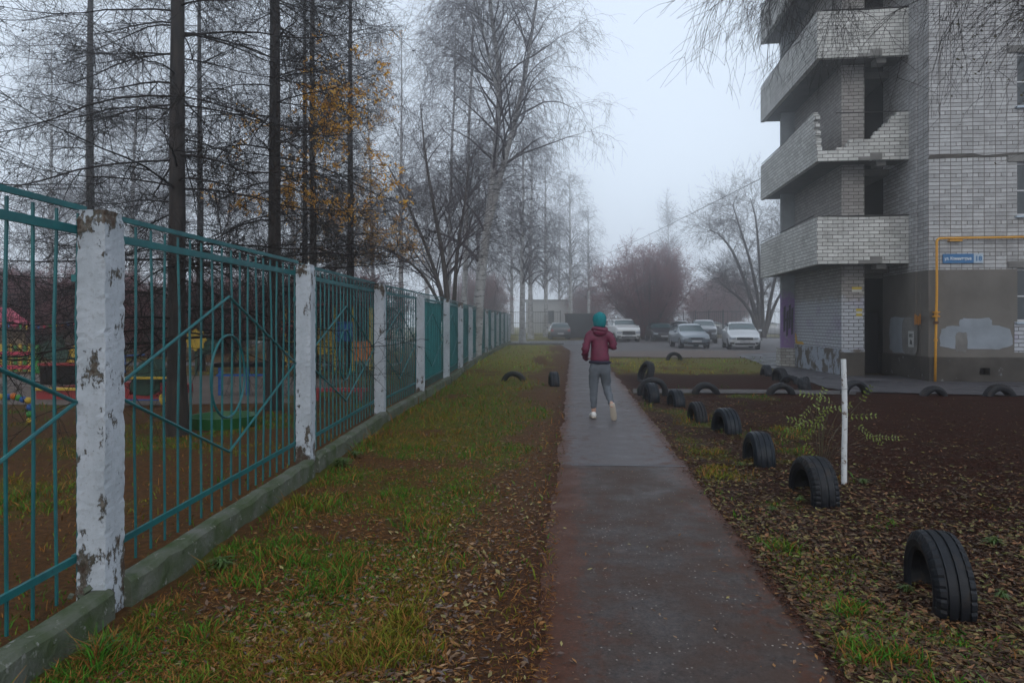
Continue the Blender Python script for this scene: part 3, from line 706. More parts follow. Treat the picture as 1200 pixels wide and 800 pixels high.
# ------------------------------------------------------------------ playground fence
fence = empty('boundary_fence', (0, 0, 0)); tag(fence, 'long teal metal fence with diamond panels between white concrete posts', 'fence')
def panel(i, p0, p1, sheet, parent):
    a, b_ = Vector((p0[0], p0[1], 0)), Vector((p1[0], p1[1], 0)); dd = (b_-a); L = dd.length; dd.normalize(); nn = Vector((dd.y, -dd.x, 0))   # nn towards the path
    off = -.10
    M = Matrix(((dd.x, nn.x, 0, a.x+nn.x*off), (dd.y, nn.y, 0, a.y+nn.y*off), (0, 0, 1, 0), (0, 0, 0, 1)))
    rr = random.Random(100+i)
    zlow = 0
    x0, x1 = .16, L-.03
    bars = MB(); n = int((x1-x0)/.158)
    for k in range(n+1):
        x = x0+(x1-x0)*k/n; bend = rr.uniform(-.012, .012)*(1 if rr.random() < .75 else 2.6)
        pts = [(x, 0, .13), (x, 0, .3), (x+bend*.8, rr.uniform(-.006, .006), .9), (x+bend, rr.uniform(-.008, .008), 1.5), (x, 0, 1.93), (x, 0, 2.05)]
        bars.tube(pts, .008 if i > 4 else .0085, 6 if i < 3 else 4, M=M)
    po = bars.build('fence_panel', m_teal, parent)
    sag = rr.uniform(-.015, .015)
    def rail(z0, z1, h, xa, xb):
        rl = MB(); rl.add([(xa, .009, z0), (xb, .009, z1), (xb, .027, z1), (xa, .027, z0), (xa, .009, z0+h), (xb, .009, z1+h), (xb, .027, z1+h), (xa, .027, z0+h)],
               [(0,3,2,1),(4,5,6,7),(0,1,5,4),(1,2,6,5),(2,3,7,6),(3,0,4,7)], M)
        rl.build('rail', m_teal, po)
    rail(2.055, 2.065+sag, .028, x0-.06, x1+.03); rail(1.935, 1.945+sag, .042, x0-.06, x1+.05); rail(.265, .30, .035, x0-.06, x1+.05)
    dm = MB(); cx = (x0+x1)/2-.02; hl = (x1-x0)/2-.04; y = .030
    q = [(cx-hl, y, 1.12), (cx, y, 1.69), (cx+hl, y, 1.10), (cx, y, .52)]
    for k in range(4): dm.tube([q[k], q[(k+1) % 4]], .010, 6, M=M)
    dm.build('diamond_frame', m_teal, po)
    if i < 3:
        rg = MB(); rg.tube([(cx+.29*math.cos(2*math.pi*j/40), y-.005, 1.09+.31*math.sin(2*math.pi*j/40)) for j in range(40)], .009, 6, closed=True, M=M); rg.build('ring', m_teal, po)
    if sheet:
        sh = MB(); z0, z1 = .26, 1.93; n = int((x1-x0)/.05)
        pr = [(x0+(x1-x0)*j/n, (-.018 if j % 2 else -.034)) for j in range(n+1)]
        vs = [(x, yv, z0) for x, yv in pr]+[(x, yv, z1) for x, yv in pr]; m = n+1
        sh.add(vs, [(j, j+1, m+j+1, m+j) for j in range(n)], M)
        sh.build('metal_sheet', m_tealsheet, po)
    # hook tabs at the posts
    for zt_ in (1.70, .305):
        tb = MB(); tb.box((x1-.06, .005, zt_), (x1+.12, .03, zt_+.035), M); tb.build('hook_tab', m_teal, po)
    # plinth
    pb = MB(); n = 24
    sec = []
    for k in range(n+1):
        x = .07+(L-.14)*k/n; j1 = rr.uniform(-.012, .012); j2 = rr.uniform(-.010, .012)
        sec.append([(x, .09, -.15), (x, .222+j2*.5, -.15), (x, .215+j2, .145+j1), (x, .195+j2, .168+j1), (x, .115, .165+j1*.6), (x, .09+j2*.4, .15)])
    m = 6; vs = [p for s_ in sec for p in s_]; fs = []
    for k in range(n):
        for j in range(m): fs.append((k*m+j, k*m+(j+1) % m, (k+1)*m+(j+1) % m, (k+1)*m+j))
    fs += [tuple(range(m)), tuple(n*m+j for j in range(m))]
    pb.add(vs, fs, M); pb.build('concrete_plinth', m_plinth, parent)
pts = [(-2.14, .25)]+FP
for i in range(len(pts)-1): panel(i-1 if i else 50, pts[i], pts[i+1], i >= 4, fence)
def post(p, i):
    rr = np.random.default_rng(50+i); mb = MB(); w, dpt = .073, .085; nz = 90 if i < 3 else 14
    ring = [(-w, -dpt), (-w*.3, -dpt), (w*.3, -dpt), (w, -dpt), (w, -dpt*.3), (w, dpt*.3), (w, dpt), (w*.3, dpt), (-w*.3, dpt), (-w, dpt), (-w, dpt*.3), (-w, -dpt*.3)]
    m = len(ring); H_ = 2.06 if i < 2 else 2.03+.02*(i % 3)
    vs = []
    for k in range(nz+1):
        z = -.15+(H_+.15)*k/nz; j = rr.uniform(-.0007, .0007, (m, 2)); j[[0, 3, 6, 9]] += np.minimum(0, rr.normal(-.001, .0022, (4, 1)))*np.sign([[-1], [1], [1], [-1]])
        sc = 1.0 if z < H_-.03 else .9
        flare = 1+.10*max(0, (.25-z))/.25*(1 if i == 0 else .4)
        for (x, y), jj in zip(ring, j): vs.append((p[0]+(x+jj[0])*sc*flare, p[1]+(y+jj[1])*sc*flare, z))
    fs = [(k*m+j, k*m+(j+1) % m, (k+1)*m+(j+1) % m, (k+1)*m+j) for k in range(nz) for j in range(m)]+[tuple(nz*m+j for j in range(m))]
    mb.add(vs, fs); return mb.build('post', m_wpost, fence)
for i, p in enumerate(FP): post(p, i)
cr = MB()     # crumbled break at the foot of the nearest post
for k in range(14):
    q_ = random.uniform(.008, .024); Mq = Matrix.Translation((FP[0][0]+random.uniform(-.10, .10), FP[0][1]-.10+random.uniform(-.03, .01), .02+random.uniform(0, .16)))@Matrix.Rotation(random.uniform(0, 3), 4, Vector((random.random(), random.random(), random.random())))
    cr.box((-q_, -q_*.7, -q_*.4), (q_, q_*.8, q_*.5), Mq)
tag(cr.build('crumbled_concrete', m_plinth, fence), kind='stuff')

# ------------------------------------------------------------------ tyres
TS = random.Random(5)
def tyre_mesh(name, Ro=.31, w=.2, tread=True, mat=None):
    """a whole tyre, axle along local x, centre at origin"""
    prof = []
    ri = Ro*TS.uniform(.57, .64); gd = TS.uniform(.004, .011); st_ = TS.choice((2, 3, 4)); nd = TS.uniform(.002, .007); wob_ = TS.uniform(0, 6)
    prof = [(-w*.42, ri), (-w*.5, ri+.02), (-w*.54, (ri+Ro)/2), (-w*.5, Ro-.03), (-w*.44, Ro-.008), (-w*.30, Ro), (-w*.285, Ro-gd), (-w*.25, Ro-gd), (-w*.235, Ro),
            (-w*.04, Ro+.002), (-w*.025, Ro-gd), (w*.025, Ro-gd), (w*.04, Ro+.002), (w*.235, Ro), (w*.25, Ro-gd), (w*.285, Ro-gd), (w*.30, Ro), (w*.44, Ro-.008), (w*.5, Ro-.03), (w*.54, (ri+Ro)/2), (w*.5, ri+.02), (w*.42, ri),
            (w*.40, ri+.012), (w*.46, (ri+Ro)/2), (w*.40, Ro-.035), (0, Ro-.022), (-w*.40, Ro-.035), (-w*.46, (ri+Ro)/2), (-w*.40, ri+.012)]
    mb = MB(); n = 132; vs = []; k = len(prof)
    for j in range(n):
        t = 2*math.pi*j/n
        for q, (x, r) in enumerate(prof):
            rr = r
            if tread and (3 <= q <= 5 or 16 <= q <= 18) and j % st_ == 0: rr -= nd
            rr += .004*math.sin(3*t+wob_)
            vs.append((x, rr*math.cos(t), rr*math.sin(t)))
    fs = [(j*k+i, ((j+1) % n)*k+i, ((j+1) % n)*k+(i+1) % k, j*k+(i+1) % k) for j in range(n) for i in range(k)]
    mb.add(vs, fs); me = mb.build(name, mat or m_rubber); return me
def tyre(px, py, h, rz, label, group=None, Ro=.31, w=.2, tilt=0, roll=0, mat=None, Y=None, tread=True):
    if Y is None: X, Y = at(px, py)
    else: X = atY(px, Y)
    o = tyre_mesh('half_buried_tyre', Ro, w, tread, mat); o.location = (X, Y, h-Ro); o.rotation_euler = (roll, tilt, R(rz)); tag(o, label, 'tyre', group); return o
G1 = 'tyres lining the right side of the path'; G2 = 'tyre arches along the crossing strip'; G3 = 'tyres beside the pier corner'
# rz 0: tyre plane runs along Y (axle along X) ; 90: arch seen face-on
tyre(1099, 702, .36, -13, 'nearest big black tyre with treaded face, lower right corner', G1, .285, .185)
tyre(953, 583, .355, -2, 'black tyre just left of the foot of the white pole', G1, .31, .21)
tyre(889, 543, .34, -4, 'third black tyre from the camera on the right verge', G1, .29, .2, mat=m_rubber2, tread=False)
tyre(851, 507, .335, 6, 'glossy black tyre fourth from the camera on the right verge', G1, .29, .21, mat=m_rubber2, tread=False)
tyre(817, 494, .30, 2, 'small tyre with ribbed top, fifth along the right verge', G1, .27, .17)
tyre(792, 475, .30, 4, 'smooth tyre sixth along the right verge, before the tyre pair', G1, .27, .19, mat=m_rubber2, tread=False)
tyre(763, 470, .35, 3, 'tyre standing edge-on in front of the wide arch tyre', G1, .29, .2, mat=m_rubber2)
tyre(765, 463, .37, 84, 'wide tyre arch seen face-on behind the edge-on tyre', G1, .31, .2)
tyre(757, 447, .52, 14, 'leaning tyre poking up behind the wide tyre arch', G1, .31, .17, tilt=R(18))
tyre(827, 461.5, .25, 88, 'lone tyre arch on the crossing strip right of the path tyres', G2, .29, .16)
tyre(915, 462, .24, 86, 'tyre arch on the crossing strip below the four small tyres', G2, .30, .17)
tyre(1002, 462, .29, 95, 'tyre arch half hidden behind the white pole', G2, .29, .17)
tyre(1094, 463.5, .20, 88, 'low tyre arch on the strip below the yellow gas pipe', G2, .28, .16)
tyre(1171, 464, .24, 92, 'rightmost tyre arch on the strip by the building', G2, .33, .17)
tyre(790, 422, .33, 90, 'distant tyre arch on the grass in front of the grey blue hatchback', None, .31, .18)
tyre(898, 440, .30, -2, 'leftmost small tyre in the cluster by the pier corner', G3, .27, .19, mat=m_rubber2)
tyre(914, 446, .33, 6, 'taller tyre second in the cluster by the pier corner', G3, .28, .2)
tyre(926, 449, .20, 30, 'sunken tyre third in the cluster by the pier corner', G3, .27, .22, tilt=R(12))
tyre(943, 456, .28, -20, 'tipped tyre with leaves inside, nearest in the cluster by the pier', G3, .26, .24, tilt=R(-10))
tyre(602, 446, .25, 80, 'tilted half tyre lying in the grass on the left verge', None, .33, .18, roll=R(-8))
tyre(649, 452, .34, 2, 'short upright tyre at the left edge of the path', None, .29, .21, mat=m_rubber2)

# white pole
px_, py_ = at(989, 567); pole = empty('white_pole', (px_, py_, 0)); tag(pole, 'thin white painted pole standing alone in the dark soil', 'pole')
mb = MB(); mb.tube([(0, 0, -.1), (.003, 0, .3), (.008, 0, .6), (.004, 0, .9), (-.005, 0, 1.155)], [.026, .0245, .024, .0245, .0235], 12); mb.build('shaft', m_white, pole, smooth=False)
mb = MB(); mb.tube([(-.03, -.028, .88), (.028, -.03, .885), (.028, .028, .885), (-.028, .028, .88)], .0025, 5, closed=True); mb.tube([(-.03, -.028, .88), (-.055, -.03, .88)], .002, 4); mb.tube([(-.026, 0, .2), (-.04, 0, .16), (-.026, 0, .12)], .002, 4); mb.build('wire_tie', m_steel, pole)

# seedling with feathered leaves behind the pole
sd = empty('leafy_seedling', (px_-.12, py_+.22, 0)); tag(sd, 'young plant with yellow green feathered leaves behind the white pole', 'plant')
st = MB(); lf = NM(); Q = []
fronds = [(925, 492, 965, 500), (930, 505, 968, 490), (945, 462, 975, 470), (975, 458, 960, 478), (963, 475, 940, 512), (955, 478, 938, 498), (985, 478, 960, 482), (1000, 475, 985, 480), (1005, 508, 1048, 512), (1000, 497, 1030, 518), (1002, 490, 1030, 488), (1015, 452, 1008, 468), (942, 520, 958, 538)]
root = Vector((0, 0, -.03))
for (x0, y0, x1, y1) in fronds:
    Yp = py_+.22; rx = random.uniform(-.18, .18)
    A = Vector((atY(x0, Yp)-sd.location.x, rx, zat(y0, Yp))); B = Vector((atY(x1, Yp)-sd.location.x, rx*.4, zat(y1, Yp)))
    inner, outer = (A, B) if abs(A.x) < abs(B.x) else (B, A)
    st.tube([root, Vector((inner.x*.35, inner.y*.4, inner.z*.6)), inner, (inner+outer)/2+Vector((0, 0, .015)), outer], [.003, .0025, .002, .0015, .001], 4)
    ax = (outer-inner); Ln = ax.length; n = max(4, int(Ln/.036)); ax.normalize(); sd_ = ax.cross(Vector((0, -1, .3))).normalized()
    for k in range(n+1):
        p = inner+ax*Ln*k/n
        for s_ in (-1, 1):
            ld = (sd_*s_+ax*.5+Vector((0, random.uniform(-.4, .4), -.25))).normalized()*random.uniform(.022, .052); wv = ax*random.uniform(.006, .011)
            Q.append([p, p+ld*.5+wv, p+ld, p+ld*.5-wv])
st.build('stem', plain('green_stem', (.06, .05, .02)), sd)
lf.quads(np.array([[list(v) for v in q] for q in Q])); lf.build('leaf', m_greenleaf, sd, smooth=False)

# ------------------------------------------------------------------ grass and leaves
def sample(n, xr, yr, powr=1.6):
    u = rng.random(n); y = (yr[0]**(1-powr)+u*(yr[1]**(1-powr)-yr[0]**(1-powr)))**(1/(1-powr))
    x = rng.uniform(xr[0], xr[1], n)
    half = .80*y; x = x*half          # within the view wedge in units of depth
    return x, y
def in_poly_any(x, y):
    pr = path_r(y); pl = path_l(y); return (x > pl) & (x < pr)
x, y = sample(330000, (-1, 1), (2.0, 44), 1.75)
g, l, red, bare, edge = zones(x, y)
onp = in_poly_any(x, y)
road = ((x > 3.0) & (y > 14.0) & (y < 15.2)) | ((x > 7.3) & (y > 13.9) & (y < 24)) | ((x < -4.0) & (y > 12.2) & (y < 19.4)) | ((x > 3.3) & (y > 28.5))
fx = fence_x(y); onf = np.abs(x-fx-.02) < .17
keep = (rng.random(len(x)) < np.clip(g*1.1+.05*(x < 2), 0, 1)) & ~onp & ~road & ~onf
x, y, g, l = x[keep], y[keep], g[keep], l[keep]
n = len(x); z = height(x, y)
tuft = fbm(x, y, .25, 77)
hgt = rng.uniform(.012, .034, n)*(1+1.4*(tuft > .62))*(1+.5*(y > 10))
hgt *= np.where(np.abs(x-fence_x(y)-.22) < .14, 1.9, 1)
wd = rng.uniform(.0016, .0034, n)*(1+y*.13)
az = rng.uniform(0, 2*np.pi, n); lean = rng.uniform(.2, 1.3, n)*hgt; la = rng.uniform(0, 2*np.pi, n)
B0 = np.stack([x, y, z-.005], -1); sv = np.stack([np.cos(az), np.sin(az), 0*az], -1)*wd[:, None]
T1 = B0+np.stack([np.cos(la)*lean*.35, np.sin(la)*lean*.35, hgt*.62], -1); T2 = B0+np.stack([np.cos(la)*lean, np.sin(la)*lean, hgt], -1)
gq = NM()
Q1 = np.stack([B0-sv, B0+sv, T1+sv*.8, T1-sv*.8], 1); Q2 = np.stack([T1-sv*.8, T1+sv*.8, T2+sv*.15, T2-sv*.15], 1)
gq.quads(Q1); gq.quads(Q2)
wd = wd*1.0
kk = fbm(x, y, 1.1, 88); pick = rng.random(n)
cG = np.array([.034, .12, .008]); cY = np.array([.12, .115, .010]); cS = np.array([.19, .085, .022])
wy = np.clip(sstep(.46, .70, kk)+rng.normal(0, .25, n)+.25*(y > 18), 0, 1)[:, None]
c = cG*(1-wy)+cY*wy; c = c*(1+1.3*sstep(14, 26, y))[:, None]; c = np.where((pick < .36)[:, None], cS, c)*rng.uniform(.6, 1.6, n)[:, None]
cols = np.concatenate([np.repeat(c, 4, 0), np.repeat(c, 4, 0)])
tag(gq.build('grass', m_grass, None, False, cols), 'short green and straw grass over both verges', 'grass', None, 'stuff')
print('grass blades', n)

def leaves(name, n, xr, yr, powr, fn, pal, size, label, kind='stuff', slim=(.3, .5)):
    x, y = sample(n, xr, yr, powr); pr = fn(x, y); k = rng.random(len(x)) < pr; x, y = x[k], y[k]; n = len(x)
    z = np.where((x > path_l(y)-.16) & (x < path_r(y)+.16), .007, height(x, y)+.004)
    s = rng.uniform(size[0], size[1], n); az = rng.uniform(0, 2*np.pi, n)
    a = np.stack([np.cos(az), np.sin(az), rng.normal(0, .22, n)], -1)*s[:, None]; b_ = np.stack([-np.sin(az), np.cos(az), rng.normal(0, .22, n)], -1)*(s*rng.uniform(slim[0], slim[1], n))[:, None]
    c0 = np.stack([x, y, z+.004+s*.18*rng.random(n)], -1); curl = np.zeros((n, 3)); curl[:, 2] = s*rng.uniform(.0, .35, n)
    q = NM(); zlo = np.stack([x*0, x*0, x*0], -1)
    tip0 = c0-a+curl*.5; tip1 = c0+a+curl*.6
    q.quads(np.stack([tip0, c0-b_*1.0+curl, tip1, c0], 1)); q.quads(np.stack([tip0, c0, tip1, c0+b_+curl], 1))
    V_ = np.concatenate(q.V); V_[:, 2] = np.maximum(V_[:, 2], np.tile(np.repeat(z, 4), 2)+.001); q.V = [V_]
    pal = np.array(pal); c = pal[rng.integers(0, len(pal), n)]*rng.uniform(.6, 1.3, n)[:, None]
    cols = np.tile(np.repeat(c, 4, 0), (2, 1))
    print(name, n)
    return tag(q.build(name, m_litter, None, False, cols), label, 'leaves', None, kind)
def f_left(x, y):
    g, l, red, bare, edge = zones(x, y); ok = (x > fence_x(y)+.25) & (x < path_l(y)-.02)
    w = (x-fence_x(y))/(path_l(y)-fence_x(y)+1e-6)
    return ok*np.clip(.10+.55*sstep(.20, .80, w+.9*(fbm(x, y, .7, 61)-.5))*sstep(24, 13, y), 0, 1)*(1-.8*(path_l(y)-x < .35*sstep(5.5, 3, y)))
def f_right(x, y):
    ok = (x > path_r(y)+.02); d = x-path_r(y); ok &= ~((x > 3.0) & (y > 13.8)); 
    return ok*np.clip(.16+.8*sstep(4.2, .2, d+3.2*(fbm(x, y, .9, 64)-.5)), 0, 1)*sstep(.25, .5, fbm(x, y, .35, 66)+.15)
def f_path(x, y): return in_poly_any(x, y)*np.clip(.05+.95*np.exp(-np.minimum(x-path_l(y), path_r(y)-x)/.09), 0, 1)
PL = [(.20, .12, .07), (.13, .08, .055), (.26, .16, .09), (.10, .07, .06), (.26, .22, .09), (.20, .09, .03), (.07, .045, .035), (.14, .11, .10), (.22, .11, .04)]
PR = [(.12, .065, .03), (.17, .13, .05), (.08, .045, .025), (.06, .035, .022), (.14, .14, .045), (.20, .10, .05), (.05, .03, .02), (.10, .07, .045)]
leaves('leaf_litter', 60000, (-.9, .9), (2.0, 24), 1.55, f_left, PL, (.011, .028), 'brown and grey fallen leaves on the left verge along the path')
leaves('leaf_litter', 62000, (0, 1), (2.0, 15), 1.5, f_right, PR, (.013, .030), 'yellow and brown fallen leaves on the right verge around the tyres')
leaves('leaf_litter', 9000, (-.3, .6), (2.0, 20), 1.4, f_path, PL, (.006, .020), 'scattered small leaves on the asphalt footpath')

def f_nl(x, y):
    return ((x > fence_x(y)+.2) & (x < path_l(y)+.02))*np.clip(1.1*fbm(x, y, .6, 71)+.1, 0, 1)
def f_nr(x, y):
    return (x > path_r(y)-.04)*(~((x > 3.0) & (y > 13.8)))*np.clip(1.3*fbm(x, y, .8, 73)-.1, 0, 1)
leaves('needle_litter', 120000, (-.9, .9), (2.0, 14), 1.6, f_nl, [(.26, .11, .03), (.20, .08, .03), (.32, .17, .06), (.10, .05, .03)], (.010, .024), 'rusty fallen larch needles over the left verge', slim=(.06, .14))
leaves('needle_litter', 110000, (0, 1), (2.0, 13), 1.5, f_nr, [(.068, .022, .011), (.036, .014, .008), (.09, .038, .018), (.014, .007, .005)], (.008, .02), 'dark brown needle and leaf crumbs over the right soil', slim=(.08, .4))
# weeds at the fence foot
def weed(px, py, h, n, label, col=None):
    X, Y = at(px, py); e = empty('weed_clump', (X, Y, height(np.array(X), np.array(Y)))); tag(e, label, 'plant', 'green weeds on the verges'); Q = []
    rr = random.Random(int(px))
    for k in range(n):
        a = rr.uniform(0, 6.28); ln = rr.uniform(.3, 1)*h; out = rr.uniform(.1, .8)*h
        p = Vector((0, 0, 0)); dd = Vector((math.cos(a)*out, math.sin(a)*out, ln)); s_ = Vector((-math.sin(a), math.cos(a), 0))*rr.uniform(.006, .014)*h/.12
        m_ = p+dd*.55+Vector((0, 0, .02)); tip = p+dd+Vector((math.cos(a)*out*.5, math.sin(a)*out*.5, -ln*.35))
        Q.append([p-s_*.2, p+s_*.2, m_+s_, m_-s_]); Q.append([m_-s_, m_+s_, tip+s_*.1, tip-s_*.1])
    q = NM(); q.quads(np.array([[list(v) for v in f] for f in Q])); q.build('leaf', m_weed, e, smooth=False)
m_weed = M2('weed_green', (.035, .085, .010), (.06, .075, .012), 20, .6, 0)
weed(398, 548, .14, 90, 'bright green weed clump against the plinth past the second white post')
weed(416, 538, .10, 60, 'smaller weed clump just right of the brighter one at the plinth')
weed(260, 668, .10, 70, 'dark grass tuft by the plinth in the nearest fence bay')
weed(118, 775, .12, 70, 'dark grass tuft at the foot of the nearest white post')
weed(1165, 640, .07, 60, 'green grass tuft right of the nearest big tyre')
weed(905, 598, .05, 40, 'low green tuft left of the tyre by the white pole')
weed(1175, 700, .06, 50, 'green tuft at the lower right picture edge')

weed(1062, 694, .06, 40, 'small green tuft inside the opening of the nearest big tyre')
weed(938, 588, .06, 40, 'small tuft at the near foot of the tyre by the white pole')
weed(868, 548, .06, 40, 'small tuft left of the third tyre on the right verge')
weed(1012, 566, .07, 40, 'small tuft right of the foot of the white pole')
# ------------------------------------------------------------------ cars
def mk(name, c, rough=.3, coat=1., metal=0): return plain(name, c, rough, coat, metal, .97)
m_carglass, _t, _b = nmat('car_glass'); _b.inputs['Base Color'].default_value = (.02, .06, .065, 1); _b.inputs['Roughness'].default_value = .05; _b.inputs['Specular IOR Level'].default_value = .9
m_tyreblk = plain('car_tyre_rubber', (.012, .012, .013), .8); m_rim = plain('alloy_rim', (.3, .3, .31), .3, 0, .7); m_blk = plain('black_plastic', (.012, .012, .014), .5)
m_lamp = plain('headlamp_glass', (.42, .45, .5), .1, 1); m_tail = plain('tail_lamp_red', (.35, .012, .015), .2, 1); m_plate = plain('number_plate_white', (.55, .56, .58), .5); m_chrome = plain('chrome', (.6, .6, .62), .15, 0, 1)
def car(name, loc, rz, L, Wd, Hh, kind, paint, label, group='cars parked in the yard', grille='wide', detail=True):
    """front faces local -y"""
    e = empty(name, (loc[0], loc[1], .01), rz, label, 'car', group)
    hw = Wd/2; cl = .20 if kind != 'suv' else .26; hood = .62*Hh if kind != 'suv' else .60*Hh; belt = .64*Hh
    # stations: (y, top z, roof flag, width factor)
    f = -L/2
    if kind == 'sedan': S = [(0, .43, 0, .80), (.04, .50, 0, .9), (.12, .57, 0, .97), (.27, .66, 0, 1), (.42, .985, 1, 1), (.52, 1., 1, 1), (.66, .985, 1, 1), (.80, .71, 0, 1), (.93, .70, 0, .98), (.985, .64, 0, .93), (1., .5, 0, .86)]
    elif kind == 'hatch': S = [(0, .42, 0, .84), (.03, .50, 0, .92), (.12, .56, 0, .97), (.26, .64, 0, 1), (.42, .97, 1, 1), (.55, 1., 1, 1), (.80, .985, 1, 1), (.93, .93, 1, .98), (.985, .66, 0, .95), (.995, .55, 0, .92), (1., .4, 0, .88)]
    else: S = [(0, .50, 0, .84), (.02, .58, 0, .92), (.08, .64, 0, .97), (.24, .68, 0, 1), (.36, .965, 1, 1), (.50, 1., 1, 1), (.78, .985, 1, 1), (.93, .95, 1, .98), (.975, .70, 0, .96), (.99, .6, 0, .93), (1., .45, 0, .9)]
    V_ = []; n = 9
    for (u, tz, rf, wf) in S:
        y = f+u*L; w = hw*wf; tz *= Hh
        bz = min(tz, belt if rf else tz)
        row = [(w*.86, cl), (w*.97, cl+.10), (w, .45*bz+.55*cl+.05), (w*.97, bz-.02)]
        if rf: row += [(w*.93, bz+.02), (w*.76, tz-.05), (w*.66, tz-.012), (w*.33, tz), (0, tz+.005)]
        else: row += [(w*.95, bz-.008), (w*.86, bz+.0), (w*.66, bz+.01), (w*.33, bz+.018), (0, bz+.022)]
        V_.append([(q[0], y, q[1]) for q in row])
    verts = []; idx = {}
    for i, row in enumerate(V_):
        full = [(-x_, y_, z_) for x_, y_, z_ in row[:-1]]+[row[-1]]+[(x_, y_, z_) for x_, y_, z_ in row[:-1][::-1]]
        for j, p in enumerate(full): idx[i, j] = len(verts); verts.append(p)
    m = 17; faces = []; mats = []
    for i in range(len(V_)-1):
        r0, r1 = S[i][2], S[i+1][2]
        for j in range(m-1):
            faces.append((idx[i, j], idx[i, j+1], idx[i+1, j+1], idx[i+1, j])); mi = 0
            top = 5 <= j <= 10; sidew = j in (4, 11)
            if r0 != r1 and top: mi = 1
            if r0 and r1 and sidew: mi = 2
            if r0 and r1 and i == 6 and kind != 'sedan' and False: mi = 0
            mats.append(mi)
    for i_, rev in ((0, False), (len(V_)-1, True)):
        for j in range(8):
            q_ = (idx[i_, j], idx[i_, j+1], idx[i_, 15-j], idx[i_, 16-j]) if j < 7 else (idx[i_, 7], idx[i_, 8], idx[i_, 9])
            faces.append(q_[::-1] if rev else q_); mats.append(0)
    for i in range(len(V_)-1): faces.append((idx[i, 0], idx[i+1, 0], idx[i+1, m-1], idx[i, m-1])); mats.append(0)
    me = bpy.data.meshes.new('body'); me.from_pydata(verts, [], faces); me.update()
    for p, mi in zip(me.polygons, mats): p.material_index = mi
    tmp = bpy.data.objects.new('tmp', me); COL.objects.link(tmp)
    for q in range(3): me.materials.append(None)
    sb = tmp.modifiers.new('s', 'SUBSURF'); sb.levels = 2; sb.render_levels = 2
    dg = bpy.context.evaluated_depsgraph_get(); me2 = bpy.data.meshes.new_from_object(tmp.evaluated_get(dg))
    COL.objects.unlink(tmp); bpy.data.objects.remove(tmp)
    from mathutils.bvhtree import BVHTree
    bvh = BVHTree.FromPolygons([v.co.copy() for v in me2.vertices], [tuple(p.vertices) for p in me2.polygons])
    parts = {0: 'body', 1: 'windscreen', 2: 'side_window'}
    for mi, nm in parts.items():
        bm = bmesh.new(); bm.from_mesh(me2)
        bmesh.ops.delete(bm, geom=[fc for fc in bm.faces if fc.material_index != mi], context='FACES')
        if mi == 2:
            # pillars: drop thin strips so the window reads as separate panes
            pass
        bmesh.ops.recalc_face_normals(bm, faces=bm.faces)
        for fc in bm.faces: fc.material_index = 0; fc.smooth = True
        pm = bpy.data.meshes.new(nm); bm.to_mesh(pm); bm.free()
        link(nm, pm, paint if mi == 0 else m_carglass, e)
    mb = MB()                                    # door pillars
    for u in ((.505, .66) if kind == 'sedan' else (.52, .74)):
        for s_ in (-1, 1):
            y = f+u*L; mb.prism([(y-.03, belt+.0), (y+.04, belt+.0), (y+.03, Hh*.955), (y-.03, Hh*.955)], .03*s_, Matrix(((0, 1, 0, s_*(hw*.80)), (1, 0, 0, 0), (0, 0, 1, 0), (0, 0, 0, 1)))@Matrix.Identity(4))
    mb.build('door_pillar', m_blk, e)
    wr = .31 if kind != 'suv' else .36
    for yy_ in (f+.19*L, f+.80*L):
        for s_ in (-1, 1):
            T = Matrix.Translation((s_*(hw-.135), yy_, wr))@Matrix.Rotation(R(90)*s_, 4, 'Y')
            a_ = MB(); a_.lathe([(wr+.05, -.1), (wr+.05, .102), (0, .102)], 24, T); a_.build('wheel_arch', m_blk, e)
            w_ = MB(); w_.lathe([(wr*.62, .07), (wr*.66, .118), (wr*.93, .122), (wr, .10), (wr, -.09), (wr*.9, -.1), (0, -.1)], 28, T); wo_ = w_.build('wheel', m_tyreblk, e, smooth=True)
            rm = MB(); rm.lathe([(0, .112), (.05, .112), (.06, .09), (wr*.6, .085), (wr*.64, .12), (wr*.60, .124), (wr*.57, .1)], 20, T)
            for q in range(5): rm.box((-.025, .04, .088), (.025, wr*.6, .112), T@Matrix.Rotation(R(72*q), 4, 'Z'))
            rm.build('rim', m_rim, wo_)
    zf = S[1][1]*Hh
    # face details, slightly proud of the bumper
    yb = f-.012
    def fb(nm, x0, x1, z0, z1, mat, yo=0, back=False, dep=.10, par=e):
        q = MB(); y0 = (yb-yo) if not back else (-f+.012+yo); sg_ = 1 if not back else -1
        sg2 = sg_; nseg = 8; mz = 3; vs = []
        def yb_(x_, z_):
            hit = bvh.ray_cast(Vector((x_, -8*sg2, z_)), Vector((0, sg2, 0)))[0]
            return (hit.y if hit is not None else y0)-sg2*(.014+max(yo, 0))
        for k in range(nseg+1):
            x_ = x0+(x1-x0)*k/nseg
            col_ = [(x_, yb_(x_, z0+(z1-z0)*q_/mz), z0+(z1-z0)*q_/mz) for q_ in range(mz+1)]
            vs += col_+[(p_[0], p_[1]+sg2*.05, p_[2]) for p_ in col_[::-1]]
        w2 = 2*(mz+1)
        fs = [(k*w2+a1, k*w2+(a1+1) % w2, (k+1)*w2+(a1+1) % w2, (k+1)*w2+a1) for k in range(nseg) for a1 in range(w2)]+[tuple(range(w2)), tuple(nseg*w2+a1 for a1 in range(w2))[::-1]]
        q.add(vs, fs); return q.build(nm, mat, par)
    g0 = .46*Hh-.04
